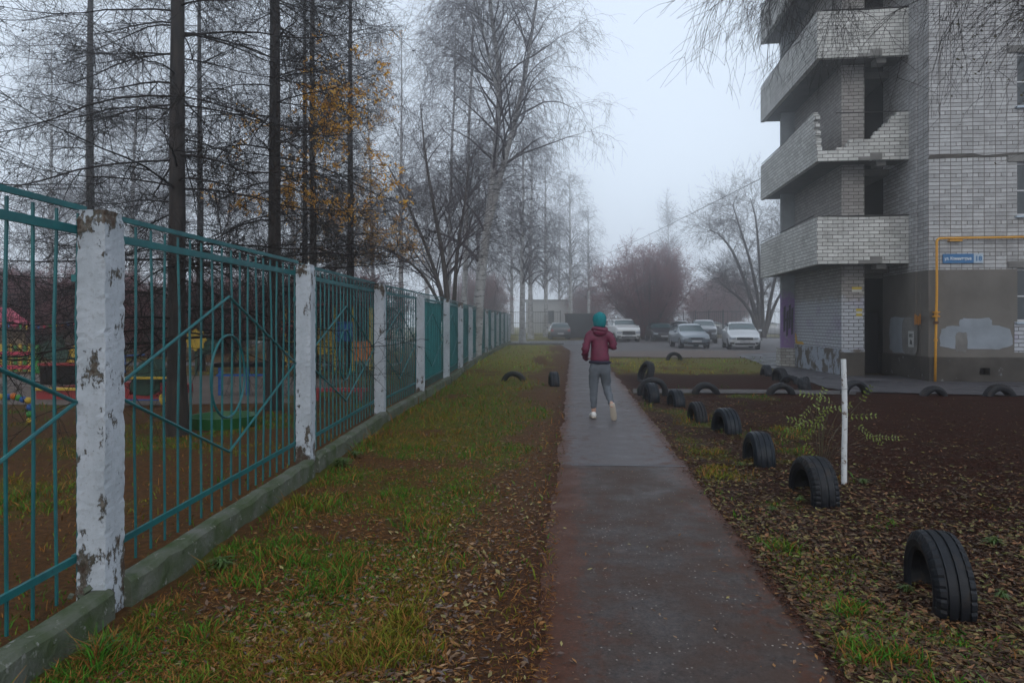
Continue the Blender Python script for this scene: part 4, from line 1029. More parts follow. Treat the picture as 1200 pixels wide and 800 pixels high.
    if grille == 'wide': fb('grille', -hw*.50, hw*.50, .31*Hh, .46*Hh, m_blk, .0); fb('grille_bar', -hw*.42, hw*.42, .375*Hh, .39*Hh, m_chrome, .012, dep=.02)
    elif grille == 'slim': fb('grille', -hw*.48, hw*.48, .35*Hh, .435*Hh, m_blk); fb('grille_bar', -.07, .07, .36*Hh, .43*Hh, m_chrome, .012)
    else: fb('grille', -hw*.40, hw*.40, .375*Hh, .43*Hh, m_blk)
    fb('air_intake', -hw*.58, hw*.58, .17*Hh, .24*Hh, m_blk)
    for s_ in (-1, 1):
        x0, x1 = sorted((s_*hw*.54, s_*hw*.90)); fb('headlight', x0, x1, .365*Hh, .445*Hh, m_lamp, -.02 if grille != 'old' else 0)
        x0, x1 = sorted((s_*hw*.62, s_*hw*.88)); fb('fog_light', x0, x1, .20*Hh, .26*Hh, m_blk, -.02)
        x0, x1 = sorted((s_*hw*.66, s_*hw*.93)); fb('tail_light', x0, x1, .47*Hh, .58*Hh, m_tail, -.03, True)
        mr = MB(); mr.ball((s_*(hw+.09), f+.33*L, belt+.05), .10, 8, (1, .6, .7)); mr.build('mirror', paint, e)
    fb('number_plate', -.26, .26, .25*Hh, .25*Hh+.11, m_plate, .03, dep=.03); fb('number_plate', -.26, .26, .31*Hh, .31*Hh+.11, m_plate, .012, True, dep=.03)
    fb('bumper', -hw*.92, hw*.92, .135*Hh, .30*Hh, m_blk, -.03, True)
    if kind == 'suv':
        rr = MB()
        for s_ in (-1, 1): rr.tube([(s_*hw*.66, f+.40*L, Hh+.01), (s_*hw*.67, f+.46*L, Hh+.05), (s_*hw*.67, f+.80*L, Hh+.05), (s_*hw*.66, f+.86*L, Hh)], .018, 6)
        rr.build('roof_rail', m_blk, e)
    wp = MB(); wp.tube([(-.1, f+S[3][0]*L-.02, S[3][1]*Hh+.03), (.45, f+S[3][0]*L+.02, S[3][1]*Hh+.05)], .01, 4); wp.build('wiper', m_blk, e)
    return e
pw = mk('white_car_paint', (.78, .79, .80)); pw2 = mk('warm_white_car_paint', (.78, .78, .77)); pd = mk('dark_grey_car_paint', (.028, .032, .040)); pb_ = mk('grey_blue_car_paint', (.16, .20, .24), .35); pg = mk('graphite_car_paint', (.05, .055, .065)); pn = mk('navy_grey_car_paint', (.035, .045, .06)); ps = mk('silver_car_paint', (.27, .28, .30))
def cp(px, Y): return (atY(px, Y), Y)
car('parked_car', cp(867.5, 38.5), R(-12), 4.3, 1.73, 1.50, 'sedan', pw, 'white sedan with front turned to camera, beside the bare multi-stem tree', grille='slim')
car('parked_car', cp(807, 40.0), R(-2), 4.1, 1.68, 1.40, 'hatch', pb_, 'old grey blue hatchback nearest the muddy patch', grille='old')
car('parked_car', cp(729, 52.5), R(3), 4.7, 1.92, 1.74, 'suv', pw2, 'white off-roader facing camera just right of the walking person')
car('parked_car', cp(824, 49.5), R(-14), 4.5, 1.85, 1.66, 'suv', pg, 'graphite off-roader behind the grey blue hatchback')
car('parked_car', cp(773, 53.5), R(-3), 4.6, 1.85, 1.45, 'sedan', pd, 'dark grey sedan facing camera under the reddish bush')
car('parked_car', cp(717, 60), R(4), 4.6, 1.85, 1.72, 'suv', ps, 'silver van-like car mostly hidden behind the white off-roader')
car('parked_car', cp(797, 57), R(-18), 4.3, 1.75, 1.62, 'suv', ps, 'silver car wedged between dark sedan and graphite off-roader')
car('parked_car', cp(655, 59.5), R(180), 4.2, 1.78, 1.45, 'hatch', pn, 'dark blue grey hatchback seen from behind on the left verge road')
for k, (px, lab, pm) in enumerate(((838, 'hazy dark car behind the railing left of the tree trunk', pg), (870, 'hazy grey car behind the railing at the tree trunk', pb_), (903, 'hazy silver car behind the railing right of the tree trunk', ps))):
    car('parked_car', cp(px, 68), R(86), 4.4, 1.78, 1.5, 'sedan', pm, lab, 'cars behind the far railing')

# ------------------------------------------------------------------ railings, shed, house far behind
m_farmetal = plain('dark_fence_metal', (.035, .04, .045), .6)
def railing(name, p0, p1, H_, post_step, bar_step, label):
    a, b_ = Vector((*p0, 0)), Vector((*p1, 0)); dd = b_-a; L = dd.length; dd.normalize(); M = Matrix(((dd.x, -dd.y, 0, 0), (dd.y, dd.x, 0, 0), (0, 0, 1, 0), (0, 0, 0, 1)))
    e = empty(name, tuple(a), 0, label, 'fence'); n = max(1, round(L/post_step))
    for k in range(n+1):
        q = MB(); q.box((L*k/n-.04, -.04, -.1), (L*k/n+.04, .04, H_+.08), M); q.build('post', m_farmetal, e)
        if k < n:
            r = MB(); x0, x1 = L*k/n+.041, L*(k+1)/n-.041
            for z in (H_-.1, H_*.55, .2): r.box((x0, -.022, z), (x1, .022, z+.045), M)
            m = int((x1-x0)/bar_step)
            for j in range(1, m): r.box((x0+(x1-x0)*j/m-.009, -.012, .1), (x0+(x1-x0)*j/m+.009, .012, H_), M)
            r.build('bar_panel', m_farmetal, e)
railing('metal_railing', (-6, 66), (4.6, 65), 2.5, 3.2, .22, 'dark bar fence behind the dark hatchback and distant birches')
railing('metal_railing', (15.0, 64), (17.0, 55), 2.4, 2.6, .3, 'dark railing side running back behind the graphite off-roader')
railing('metal_railing', (17.0, 55), (26, 54), 2.4, 2.6, .3, 'dark railing across the yard behind the white sedan')
sh = empty('metal_shed', (atY(680, 63), 63, 0), 0, 'dark grey metal enclosure between dark hatchback and the walking person', 'shed')
mb = MB(); n = 24
for k in range(n): mb.box((-1.25+2.5*k/n, -.02-(.02 if k % 2 else 0), 0), (-1.25+2.5*(k+1)/n-.002, 2.0, 2.2)) 
mb.build('wall', plain('shed_metal', (.045, .045, .05), .7), sh); mb = MB(); mb.box((-1.32, -.1, 2.2), (1.32, 2.1, 2.28)); mb.build('roof', m_conc_d, sh)
hs = empty('pale_house', (atY(645, 92), 92, 0), 0, 'pale house fading into fog behind the distant bar fence', 'building')
mb = MB(); wall_grid(mb, -3.2, 3.0, 0, 4.3, 0, .3, [(-.6, .5, 1.3, 3.0)]); mb.box((-3.2, .3, 0), (-2.9, 6, 4.3)); mb.box((2.7, .3, 0), (3.0, 6, 4.3)); mb.build('wall', plain('pale_render', (.42, .42, .42), .8), hs)
mb = MB(); mb.box((-3.5, -.3, 4.3), (3.3, 6.3, 4.5)); mb.build('roof', m_conc, hs)
mb = MB(); mb.box((-.6, .1, 1.3), (.5, .16, 3.0)); mb.build('window', m_glass_d, hs)

# ------------------------------------------------------------------ playground
def bx(a, b_, mat, name, par, M=None, bev=0): q = MB(); q.box(a, b_, M); return q.build(name, mat, par, bevel=bev)
# picket fence
X, Y = at(20, 437); pf = empty('picket_fence', (X, Y, 0), 0, 'small red, yellow and green picket fence by the playhouse', 'fence')
for z in (.12, .52): bx((-1.6, -.03, z), (.55, -.001, z+.11), m_pink, 'rail', pf)
for k in range(15): bx((-1.5+.14*k, .0, .05), (-1.42+.14*k, .03, .80+.05*(k % 2)), (m_grn, m_yel)[k % 2], 'picket', pf)
bx((.56, -.04, 0), (.66, .04, .82), m_grn, 'post', pf)
# playhouse
X = atY(2, 22.5); ph = empty('playhouse', (X, 22.5, 0), 0, 'wooden playhouse with pink red roof behind the picket fence', 'playhouse')
for (x_, y_) in ((-.9, -.5), (.28, -.5), (-.9, .6), (.28, .6)): bx((x_-.05, y_-.05, 0), (x_+.05, y_+.05, 1.38), m_wood, 'post', ph)
bx((-.85, -.52, .1), (.23, -.46, .6), m_wood, 'wall', ph); bx((-.85, .56, .1), (.23, .62, 1.3), m_wood, 'wall', ph)
mb = MB(); mb.prism([(-1.15, 1.38), (-.3, 1.98), (.52, 1.38), (.47, 1.33), (-.3, 1.88), (-1.1, 1.33)], 1.5, Matrix.Translation((0, -.75, 0))); mb.build('roof', m_pink, ph)
# green plywood animal on a red box
X, Y = at(74, 450); an = empty('plywood_animal', (X, Y, 0), 0, 'dark green plywood animal with yellow flank on a red box', 'play figure')
bx((-.42, -.2, .0), (.65, .35, .46), m_dark, 'box', an); bx((-.46, -.23, .46), (.7, .38, .52), m_red, 'box_top', an)
s_ = Y/800
def sil(pts): return [((px-74)*s_, zat(py, Y)) for px, py in pts]
mb = MB(); mb.prism(sil([(49, 411), (50, 405), (55, 399), (62, 398), (70, 400), (76, 406), (80, 413), (78, 421), (74, 428), (72, 434), (68, 434), (67, 426), (60, 422), (53, 419), (49, 416)]), .04); mb.build('head', m_dgrn, an)
mb = MB(); mb.prism(sil([(71, 434), (73, 426), (76, 418), (80, 410), (86, 404), (92, 405), (98, 412), (100, 422), (100, 434)]), .05, Matrix.Translation((0, .06, 0))); mb.build('flank', m_yel, an)
mb = MB(); mb.prism(sil([(79, 417), (92, 421), (100, 420), (100, 424), (92, 424), (80, 420)]), .02, Matrix.Translation((0, .035, 0))); mb.ball(((58-74)*s_, -.01, zat(405, Y)), .03, 8, (1, .3, 1)); mb.build('stripe', m_dgrn, an)
# sandbox
X, Y = at(70, 468); sb_ = empty('sandbox', (X, Y, 0), R(1), 'low red sandbox with yellow rim behind the nearest white post', 'sandbox')
bx((-.45, 0, 0), (1.9, .06, .18), m_red, 'side_board', sb_); bx((-.45, 1.4, 0), (1.9, 1.46, .18), m_red, 'side_board', sb_); bx((-.5, -.06, .18), (1.95, .14, .22), m_yel, 'rim', sb_); bx((-.45, .061, 0), (-.39, 1.399, .18), m_red, 'side_board', sb_); bx((1.84, .061, 0), (1.9, 1.399, .18), m_red, 'side_board', sb_)
# rocker toy
X, Y = at(168, 476); rk = empty('toy_aeroplane', (X, Y, 0), R(0), 'green play aeroplane on yellow wheels in the sand', 'play vehicle')
mb = MB(); mb.prism([(-.25, .32), (-.18, .62), (-.05, .80), (.18, .84), (.30, .6), (.28, .3), (.05, .18), (-.15, .2)], .28); mb.build('fuselage', m_dgrn, rk, bevel=.02)
bx((-.42, -.2, .50), (.52, -.04, .53), m_yel, 'wing', rk); bx((-.5, .02, .20), (-.26, .25, .42), m_red, 'nose', rk); bx((.29, .02, .26), (.45, .25, .42), m_red, 'tail', rk)
mb = MB(); mb.tube([(-.3, -.05, .6), (-.3, -.05, .9), (.05, -.05, .92)], .015, 6); mb.tube([(-.45, -.05, .12), (.4, -.05, .12)], .014, 6); mb.build('frame', m_pblue, rk)
for x_ in (-.46, .38):
    mb = MB(); mb.lathe([(0, -.02), (.10, -.02), (.115, 0), (.10, .02), (0, .02)], 18, Matrix.Translation((x_, -.05, .12))@Matrix.Rotation(R(70), 4, 'Y')); mb.build('wheel', m_yel, rk)
# ball hoop
bh = empty('bead_hoop', (atY(16, 10.2), 10.2, 0), 0, 'hoop of coloured balls standing behind the near fence bay', 'play hoop')
prev = [(0, 465), (9, 465), (16, 464), (22, 466), (27, 468), (33, 469), (35, 477), (35, 485), (35, 493), (34, 500), (30, 506), (26, 511), (20, 515), (15, 518)]
cols_ = [m_yel, m_pblue, m_org, m_grn, m_pblue, m_yel, m_pblue, m_grn, m_yel, m_pblue, m_wood, m_grn, m_pblue, m_yel]
mb = MB(); mb.tube([(atY(px, 10.2)-bh.location.x, 0, zat(py, 10.2)) for px, py in [(-22, 530), (-24, 500), (-20, 480), (-10, 468)]+prev+[(12, 530)]], .014, 6); mb.build('hoop', m_steel, bh)
for (px, py), cm in zip(prev, cols_):
    mb = MB(); mb.ball((atY(px, 10.2)-bh.location.x, 0, zat(py, 10.2)), .05, 12); mb.build('ball', cm, bh, smooth=True)
# bench table, green basin, climbing frame, sunflower board, bunting
X, Y = at(288, 462); tb_ = empty('play_table', (X, Y, 0), R(4), 'long dark table on blue legs seen through the diamond fence panel', 'table')
bx((-.55, -.25, .58), (.75, .3, .66), m_dark, 'tabletop', tb_); bx((-.5, -.27, .40), (.72, -.23, .44), m_pblue, 'crossbar', tb_)
for x_ in (-.45, .1, .62): bx((x_-.03, -.22, 0), (x_+.03, -.16, .58), m_pblue, 'leg', tb_)
X, Y = at(262, 499); gb = empty('green_basin', (X, Y, 0), 0, 'low round green basin lying on the ground behind the ring panel', 'basin')
mb = MB(); mb.lathe([(0, .03), (.38, .03), (.44, .16), (.47, .16), (.42, 0), (0, 0)], 28); mb.build('shell', plain('dull_green_plastic', (.012, .09, .02)), gb)
cf = empty('climbing_frame', (atY(345, 20.5), 20.5, 0), 0, 'yellow and red climbing frame behind the larch trunks', 'climbing frame')
for (x_, y_) in ((-.55, 0), (.55, 0), (-.55, .9), (.55, .9)):
    mb = MB(); mb.tube([(x_, y_, 0), (x_, y_, 2.0)], .03, 8); mb.build('upright', m_yel, cf)
for z in (.3, .6, .9, 1.2, 1.5, 1.8):
    mb = MB(); mb.tube([(-.55, 0, z), (.55, 0, z)], .022, 6); mb.build('rung', m_org if z > 1 else m_yel, cf)
mb = MB(); mb.box((-.6, -.03, 1.15), (.0, .03, 1.45)); mb.build('panel', m_red, cf)
ph2 = empty('play_tower', (atY(400, 21), 21, 0), 0, 'yellow, blue and red play tower seen through the second and third panels', 'play tower')
bx((-.9, -.03, .5), (-.2, .03, 1.3), m_yel, 'side_panel', ph2); bx((-.18, -.03, .9), (.35, .03, 1.5), m_pblue, 'side_panel', ph2); bx((.37, -.03, .3), (.9, .03, .9), m_org, 'side_panel', ph2)
for x_ in (-.9, -.2, .36, .9): bx((x_-.04, .035, 0), (x_+.04, .11, 2.0), m_yel, 'upright', ph2)
bx((-.95, -.1, 1.98), (.95, .9, 2.05), m_red, 'roof', ph2)
X, Y = at(395, 470); lb = empty('low_bench', (X, Y, 0), 0, 'low red bench near the ground behind the second panel', 'bench')
bx((-.5, 0, .18), (.55, .2, .24), m_red, 'seat', lb); bx((-.42, .02, 0), (-.36, .18, .18), m_red, 'leg', lb); bx((.4, .02, 0), (.46, .18, .18), m_red, 'leg', lb)
sf = empty('flower_board', (atY(229, 19), 19, 0), 0, 'round yellow flower board with dark green leaves near the big larch', 'play board')
mb = MB(); mb.prism([(.28*math.cos(R(a_))*(1+.12*math.cos(R(a_*8))), 1.0+.28*math.sin(R(a_))*(1+.12*math.cos(R(a_*8)))) for a_ in range(0, 360, 8)], .03); mb.build('flower', m_yel, sf)
mb = MB(); mb.prism([(.02, .9), (.3, 1.15), (.62, .95), (.5, .65), (.2, .55)], .03, Matrix.Translation((0, .035, 0))); mb.box((-.03, .035, 0), (.03, .06, .9)); mb.build('leaf', m_dgrn, sf)
bn = empty('bunting', (atY(40, 18), 18, 0), 0, 'string of small coloured flags across the playground', 'bunting')
s0 = Vector((-2.6, 0, 1.85)); s1 = Vector((1.9, .4, 1.72))
pt = [s0.lerp(s1, k/30)-Vector((0, 0, .35*math.sin(math.pi*k/30))) for k in range(31)]
mb = MB(); mb.tube(pt, .006, 4); mb.build('cord', m_signw, bn)
for k in range(1, 30):
    p = pt[k]; mb = MB(); mb.prism([(p.x-.055, p.z), (p.x+.055, p.z), (p.x+.01, p.z-.15)], .004, Matrix.Translation((0, p.y, 0))); mb.build('flag', (m_yel, m_org, m_pblue, m_pink, m_grn)[k % 5], bn)
ct = empty('green_container', (atY(47, 30), 30, 0), 0, 'low green container behind the picket fence', 'container')
bx((-.6, 0, 0), (.55, .8, .85), m_grnroof, 'bin_body', ct); bx((-.64, -.04, .85), (.59, .84, .93), m_conc, 'lid', ct)

# ------------------------------------------------------------------ person
def skin(name, vs, es, rs, mat, parent, lv=2, root=0, M=None):
    me = bpy.data.meshes.new(name); me.from_pydata([tuple(v) for v in vs], es, []); me.update()
    o = bpy.data.objects.new(name, me); COL.objects.link(o)
    o.modifiers.new('k', 'SKIN'); sk = me.skin_vertices[0].data
    for i, r in enumerate(rs): sk[i].radius = r if isinstance(r, tuple) else (r, r); sk[i].use_root = (i == root)
    s = o.modifiers.new('s', 'SUBSURF'); s.levels = lv; s.render_levels = lv
    dg = bpy.context.evaluated_depsgraph_get(); m2 = bpy.data.meshes.new_from_object(o.evaluated_get(dg))
    COL.objects.unlink(o); bpy.data.objects.remove(o)
    m2.materials.clear()
    return link(name, m2, mat, parent, True)
X, Y = at(701.5, 490.5)
pe = empty('person', (X, Y, .012), 0, 'person walking away in maroon hooded jacket, grey trousers and turquoise hat', 'person')
m_skin = plain('skin', (.42, .25, .19), .6); m_jack = M2('maroon_quilted_jacket', (.13, .004, .035), (.085, .003, .024), 18, .6, .2, .006)
m_trou = M2('grey_trousers', (.115, .130, .150), (.090, .102, .118), 9, .85, .5, .012); m_hat = M2('turquoise_knit', (.008, .20, .22), (.005, .14, .16), 60, .9, .6, .006)
m_shoe = plain('white_trainer', (.68, .67, .65), .6); m_sole = plain('pale_sole', (.38, .33, .27), .7); m_hem = plain('navy_hem', (.02, .022, .04), .7)
# joints (x right, y forward = away, z up); she walks away from camera
J = dict(pel=(.02, 0, .86), sp=(.02, .01, 1.0), ch=(.015, .02, 1.18), nk=(.01, .03, 1.36), hd0=(.015, .04, 1.43), hd=(.02, .045, 1.50), hd2=(.02, .045, 1.56),
         hl=(-.075, 0, .82), kl=(-.075, .03, .46), al=(-.075, -.005, .09), fl=(-.085, .10, .045),
         hr=(.115, 0, .82), kr=(.125, .06, .47), ar=(.165, -.275, .225), fr=(.168, -.29, .19),
         sl=(-.135, .02, 1.30), el=(-.205, -.03, 1.03), wl=(-.17, .17, .90), sr=(.165, .02, 1.30), er=(.228, -.02, 1.07), wr=(.19, .19, 1.12))
names = list(J); ix = {k: i for i, k in enumerate(names)}
ed = [('pel', 'sp'), ('sp', 'ch'), ('ch', 'nk'), ('nk', 'hd0'), ('hd0', 'hd'), ('hd', 'hd2'), ('pel', 'hl'), ('hl', 'kl'), ('kl', 'al'), ('al', 'fl'), ('pel', 'hr'), ('hr', 'kr'), ('kr', 'ar'), ('ar', 'fr'), ('ch', 'sl'), ('sl', 'el'), ('el', 'wl'), ('ch', 'sr'), ('sr', 'er'), ('er', 'wr')]
rad = dict(pel=(.10, .08), sp=(.10, .08), ch=(.13, .095), nk=.05, hd0=.06, hd=(.072, .088), hd2=(.06, .075), hl=.075, kl=.05, al=.036, fl=.034, hr=.075, kr=.05, ar=.036, fr=.034, sl=.05, el=.037, wl=.026, sr=.05, er=.037, wr=.026)
skin('body', [J[k] for k in names], [(ix[a], ix[b_]) for a, b_ in ed], [rad[k] for k in names], m_skin, pe)
# face and hands
fc = MB(); fc.ball((.02, .135, 1.495), .014, 8, (.8, 1.2, 1.3)); fc.ball((-.055, .05, 1.50), .018, 6, (.4, .8, 1.2)); fc.ball((.095, .05, 1.50), .018, 6, (.4, .8, 1.2)); fc.build('nose_and_ears', m_skin, pe, smooth=True)
fc = MB(); fc.ball((-.008, .118, 1.515), .011, 8); fc.ball((.048, .118, 1.515), .011, 8); fc.build('eye', plain('eye_white', (.6, .6, .6), .3), pe, smooth=True)
fc = MB(); fc.ball((.02, .122, 1.455), .016, 8, (1.3, .5, .35)); fc.build('mouth', plain('lips', (.35, .1, .1), .5), pe)
def hand(w, dirv, side, name='hand'):
    w = Vector(w); d = Vector(dirv).normalized(); s = Vector((side, 0, 0)); s = (s-d*s.dot(d)).normalized(); nrm = d.cross(s)*side
    vs = [w, w+d*.045, w+d*.085]; es = [(0, 1), (1, 2)]; rs = [(.022, .022), (.034, .018), (.036, .015)]
    for k, (o_, ln) in enumerate(((-.030, .060), (-.010, .072), (.010, .068), (.030, .052))):
        b0 = len(vs); vs += [w+d*.09+s*o_, w+d*(.09+ln*.5)+s*o_+nrm*.008, w+d*(.09+ln*.85)+s*o_*1.05+nrm*.03]; es += [(2, b0), (b0, b0+1), (b0+1, b0+2)]; rs += [.010, .009, .008]
    b0 = len(vs); vs += [w+d*.035-s*.038*1+nrm*.01, w+d*.065-s*.055+nrm*.025]; es += [(1, b0), (b0, b0+1)]; rs += [.012, .009]
    skin(name, vs, es, rs, m_skin, pe, 1)
hand(J['wl'], (.45, .6, .1), 1); hand(J['wr'], (-.6, .4, .2), -1)
# jacket
jn = ['sp0', 'sp', 'ch', 'ck', 'nk', 'sl', 'el', 'ml', 'wl', 'sr', 'er', 'mr', 'wr']
jp = dict(sp0=(.02, .005, .79), sp=(.02, .01, 1.02), ch=(.015, .015, 1.19), ck=(.012, .015, 1.29), nk=(.01, .03, 1.375), sl=(-.145, .015, 1.285), el=(-.212, -.035, 1.04), ml=(-.205, .06, .965), wl=(-.175, .165, .905), sr=(.175, .015, 1.285), er=(.235, -.03, 1.08), mr=(.222, .08, 1.10), wr=(.195, .18, 1.118))
jr = dict(sp0=(.19, .15), sp=(.15, .125), ch=(.155, .125), ck=(.13, .11), nk=(.075, .075), sl=(.075, .08), el=.060, ml=.055, wl=.043, sr=(.075, .08), er=.060, mr=.055, wr=.043)
je = [('sp0', 'sp'), ('sp', 'ch'), ('ch', 'ck'), ('ck', 'nk'), ('ck', 'sl'), ('sl', 'el'), ('el', 'ml'), ('ml', 'wl'), ('ck', 'sr'), ('sr', 'er'), ('er', 'mr'), ('mr', 'wr')]
ji = {k: i for i, k in enumerate(jn)}
jk = skin('jacket', [jp[k] for k in jn], [(ji[a], ji[b_]) for a, b_ in je], [jr[k] for k in jn], m_jack, pe)
# quilt lines: slight ridges as displaced rings
for v in jk.data.vertices:
    if v.co.z < 1.3: k = 1+.028*math.sin(v.co.z*2*math.pi/.075); v.co.x = .015+(v.co.x-.015)*k; v.co.y = .01+(v.co.y-.01)*k
hd_ = MB(); hd_.ball((.012, -.065, 1.335), .10, 16, (1.12, .55, .75)); hd_.tube([(.012+.10*math.cos(R(a_)), -.02+.085*math.sin(R(a_)), 1.375+.012*math.sin(R(a_*2))) for a_ in range(0, 360, 20)], .032, 8, closed=True); hd_.build('hood', m_jack, pe, smooth=True)
hm = MB(); hm.tube([(.02+.150*math.cos(R(a_)), .005+.112*math.sin(R(a_)), .862) for a_ in range(0, 360, 15)], .026, 6, closed=True); hm.build('jacket_hem', m_hem, pe, smooth=True)
# trousers: pelvis + two legs
tn = ['p', 'p1', 'hl', 'tl', 'kl', 'cl', 'al', 'hr', 'tr', 'kr', 'cr', 'ar']
tp = dict(p=(.02, 0, .95), p1=(.02, -.005, .80), hl=(-.062, -.005, .74), tl=(-.072, .012, .60), kl=(-.076, .03, .46), cl=(-.077, .005, .28), al=(-.076, -.005, .135), hr=(.102, -.005, .74), tr=(.115, .025, .60), kr=(.128, .055, .47), cr=(.145, -.10, .36), ar=(.164, -.262, .232))
tr_ = dict(p=(.14, .105), p1=(.158, .125), hl=(.098, .105), tl=(.083, .09), kl=(.066, .07), cl=(.056, .058), al=(.046, .048), hr=(.098, .105), tr=(.083, .09), kr=(.066, .07), cr=(.058, .06), ar=(.048, .05))
te = [('p', 'p1'), ('p1', 'hl'), ('hl', 'tl'), ('tl', 'kl'), ('kl', 'cl'), ('cl', 'al'), ('p1', 'hr'), ('hr', 'tr'), ('tr', 'kr'), ('kr', 'cr'), ('cr', 'ar')]
ti = {k: i for i, k in enumerate(tn)}
skin('trousers', [tp[k] for k in tn], [(ti[a], ti[b_]) for a, b_ in te], [tr_[k] for k in tn], m_trou, pe)
from mathutils import noise as mnoise
for o_ in pe.children:
    if o_.name.startswith(('trousers', 'jacket')):
        for v in o_.data.vertices:
            q_ = v.co.copy(); q_.z *= 2.2; v.co += v.normal*(.016*mnoise.noise(q_*9)+.006*mnoise.noise(q_*24))
# hat
ht = MB(); prof = [(0, .118), (.03, .116), (.06, .104), (.085, .08), (.102, .04), (.107, .0), (.105, -.04), (.096, -.08), (.086, -.11), (.076, -.108)]
ht.lathe(prof, 24, Matrix.Translation((.02, .035, 1.52))@Matrix.Diagonal((.98, 1.05, 1, 1))); hto = ht.build('knitted_hat', m_hat, pe, smooth=True)
for v in hto.data.vertices: v.co += v.normal*.012*mnoise.noise(v.co*22)
hr_ = MB(); hr_.ball((.02, .02, 1.445), .082, 14, (1.0, .75, .75)); hr_.build('hair', plain('teal_hair', (.01, .13, .16), .8), pe, smooth=True)
def shoe(heel, toe, upv, mat_par=pe):
    h_, t_ = Vector(heel), Vector(toe); d = (t_-h_); L = d.length; d.normalize(); u = Vector(upv); u = (u-d*u.dot(d)).normalized(); s = d.cross(u)
    M = Matrix(((s.x, d.x, u.x, h_.x), (s.y, d.y, u.y, h_.y), (s.z, d.z, u.z, h_.z), (0, 0, 0, 1)))
    up_ = MB(); prof = [(0, .036, .085), (.06, .040, .10), (.12, .042, .075), (.18, .046, .055), (.23, .040, .045), (.26, .022, .035)]
    def loft(mb, rows, z0f):
        vs = []; n = 12
        for (y_, w_, h1) in rows:
            for j in range(n):
                a_ = 2*math.pi*j/n; cz = z0f[0]+(h1*z0f[1])/2
                vs.append((w_*math.cos(a_), y_, cz+(h1*z0f[1])/2*math.sin(a_)))
        fs = [(i*n+j, i*n+(j+1) % n, (i+1)*n+(j+1) % n, (i+1)*n+j) for i in range(len(rows)-1) for j in range(n)]+[tuple(range(n)), tuple((len(rows)-1)*n+j for j in range(n))]
        mb.add(vs, fs, M)
    loft(up_, prof, (.012, 1)); o = up_.build('shoe', m_shoe, pe, smooth=True)
    sl_ = MB(); loft(sl_, [(-.01, .038, .028), (.06, .043, .028), (.18, .050, .028), (.24, .043, .028), (.272, .022, .026)], (0, 1)); sl_.build('sole', m_sole, o, smooth=True)
shoe((-.076, -.055, .0), (-.088, .20, .0), (0, 0, 1)); shoe((.168, -.31, .24), (.205, -.245, -.005), (.02, .95, .25))

# ------------------------------------------------------------------ trees
def tree(name, loc, label, cat, group, nms, rz=0):
    e = empty(name, loc, rz, label, cat, group)
    for nm, builder, mat, sm in nms:
        builder.build(nm, mat, e, sm)
    return e
def trunk_line(Hh, r0, lean=(0, 0), K=14, wob=.05, base=(0, 0)):
    z = np.linspace(-.15, Hh, K); x = base[0]+lean[0]*z/Hh+np.cumsum(rng.normal(0, wob, K))*.3; y = base[1]+lean[1]*z/Hh+np.cumsum(rng.normal(0, wob, K))*.3
    P = np.stack([x, y, z], -1)[None]; r = r0*(1-.86*(np.clip(z, 0, None)/Hh)**.9); r[0] *= 1.35
    return P, r[None]
def leafq(P, n, size, spread=.02):
    """random small quads near the points of the lines"""
    N_, K, _ = P.shape; i = rng.integers(0, N_, n); k = rng.integers(1, K, n); c = P[i, k]+rng.normal(0, spread, (n, 3))
    a = unit(rng.normal(size=(n, 3)))*rng.uniform(size*.6, size*1.2, (n, 1)); b_ = unit(np.cross(a, rng.normal(size=(n, 3))))*rng.uniform(size*.35, size*.6, (n, 1))
    q = NM(); q.quads(np.stack([c-a, c-b_, c+a, c+b_], 1)); return q
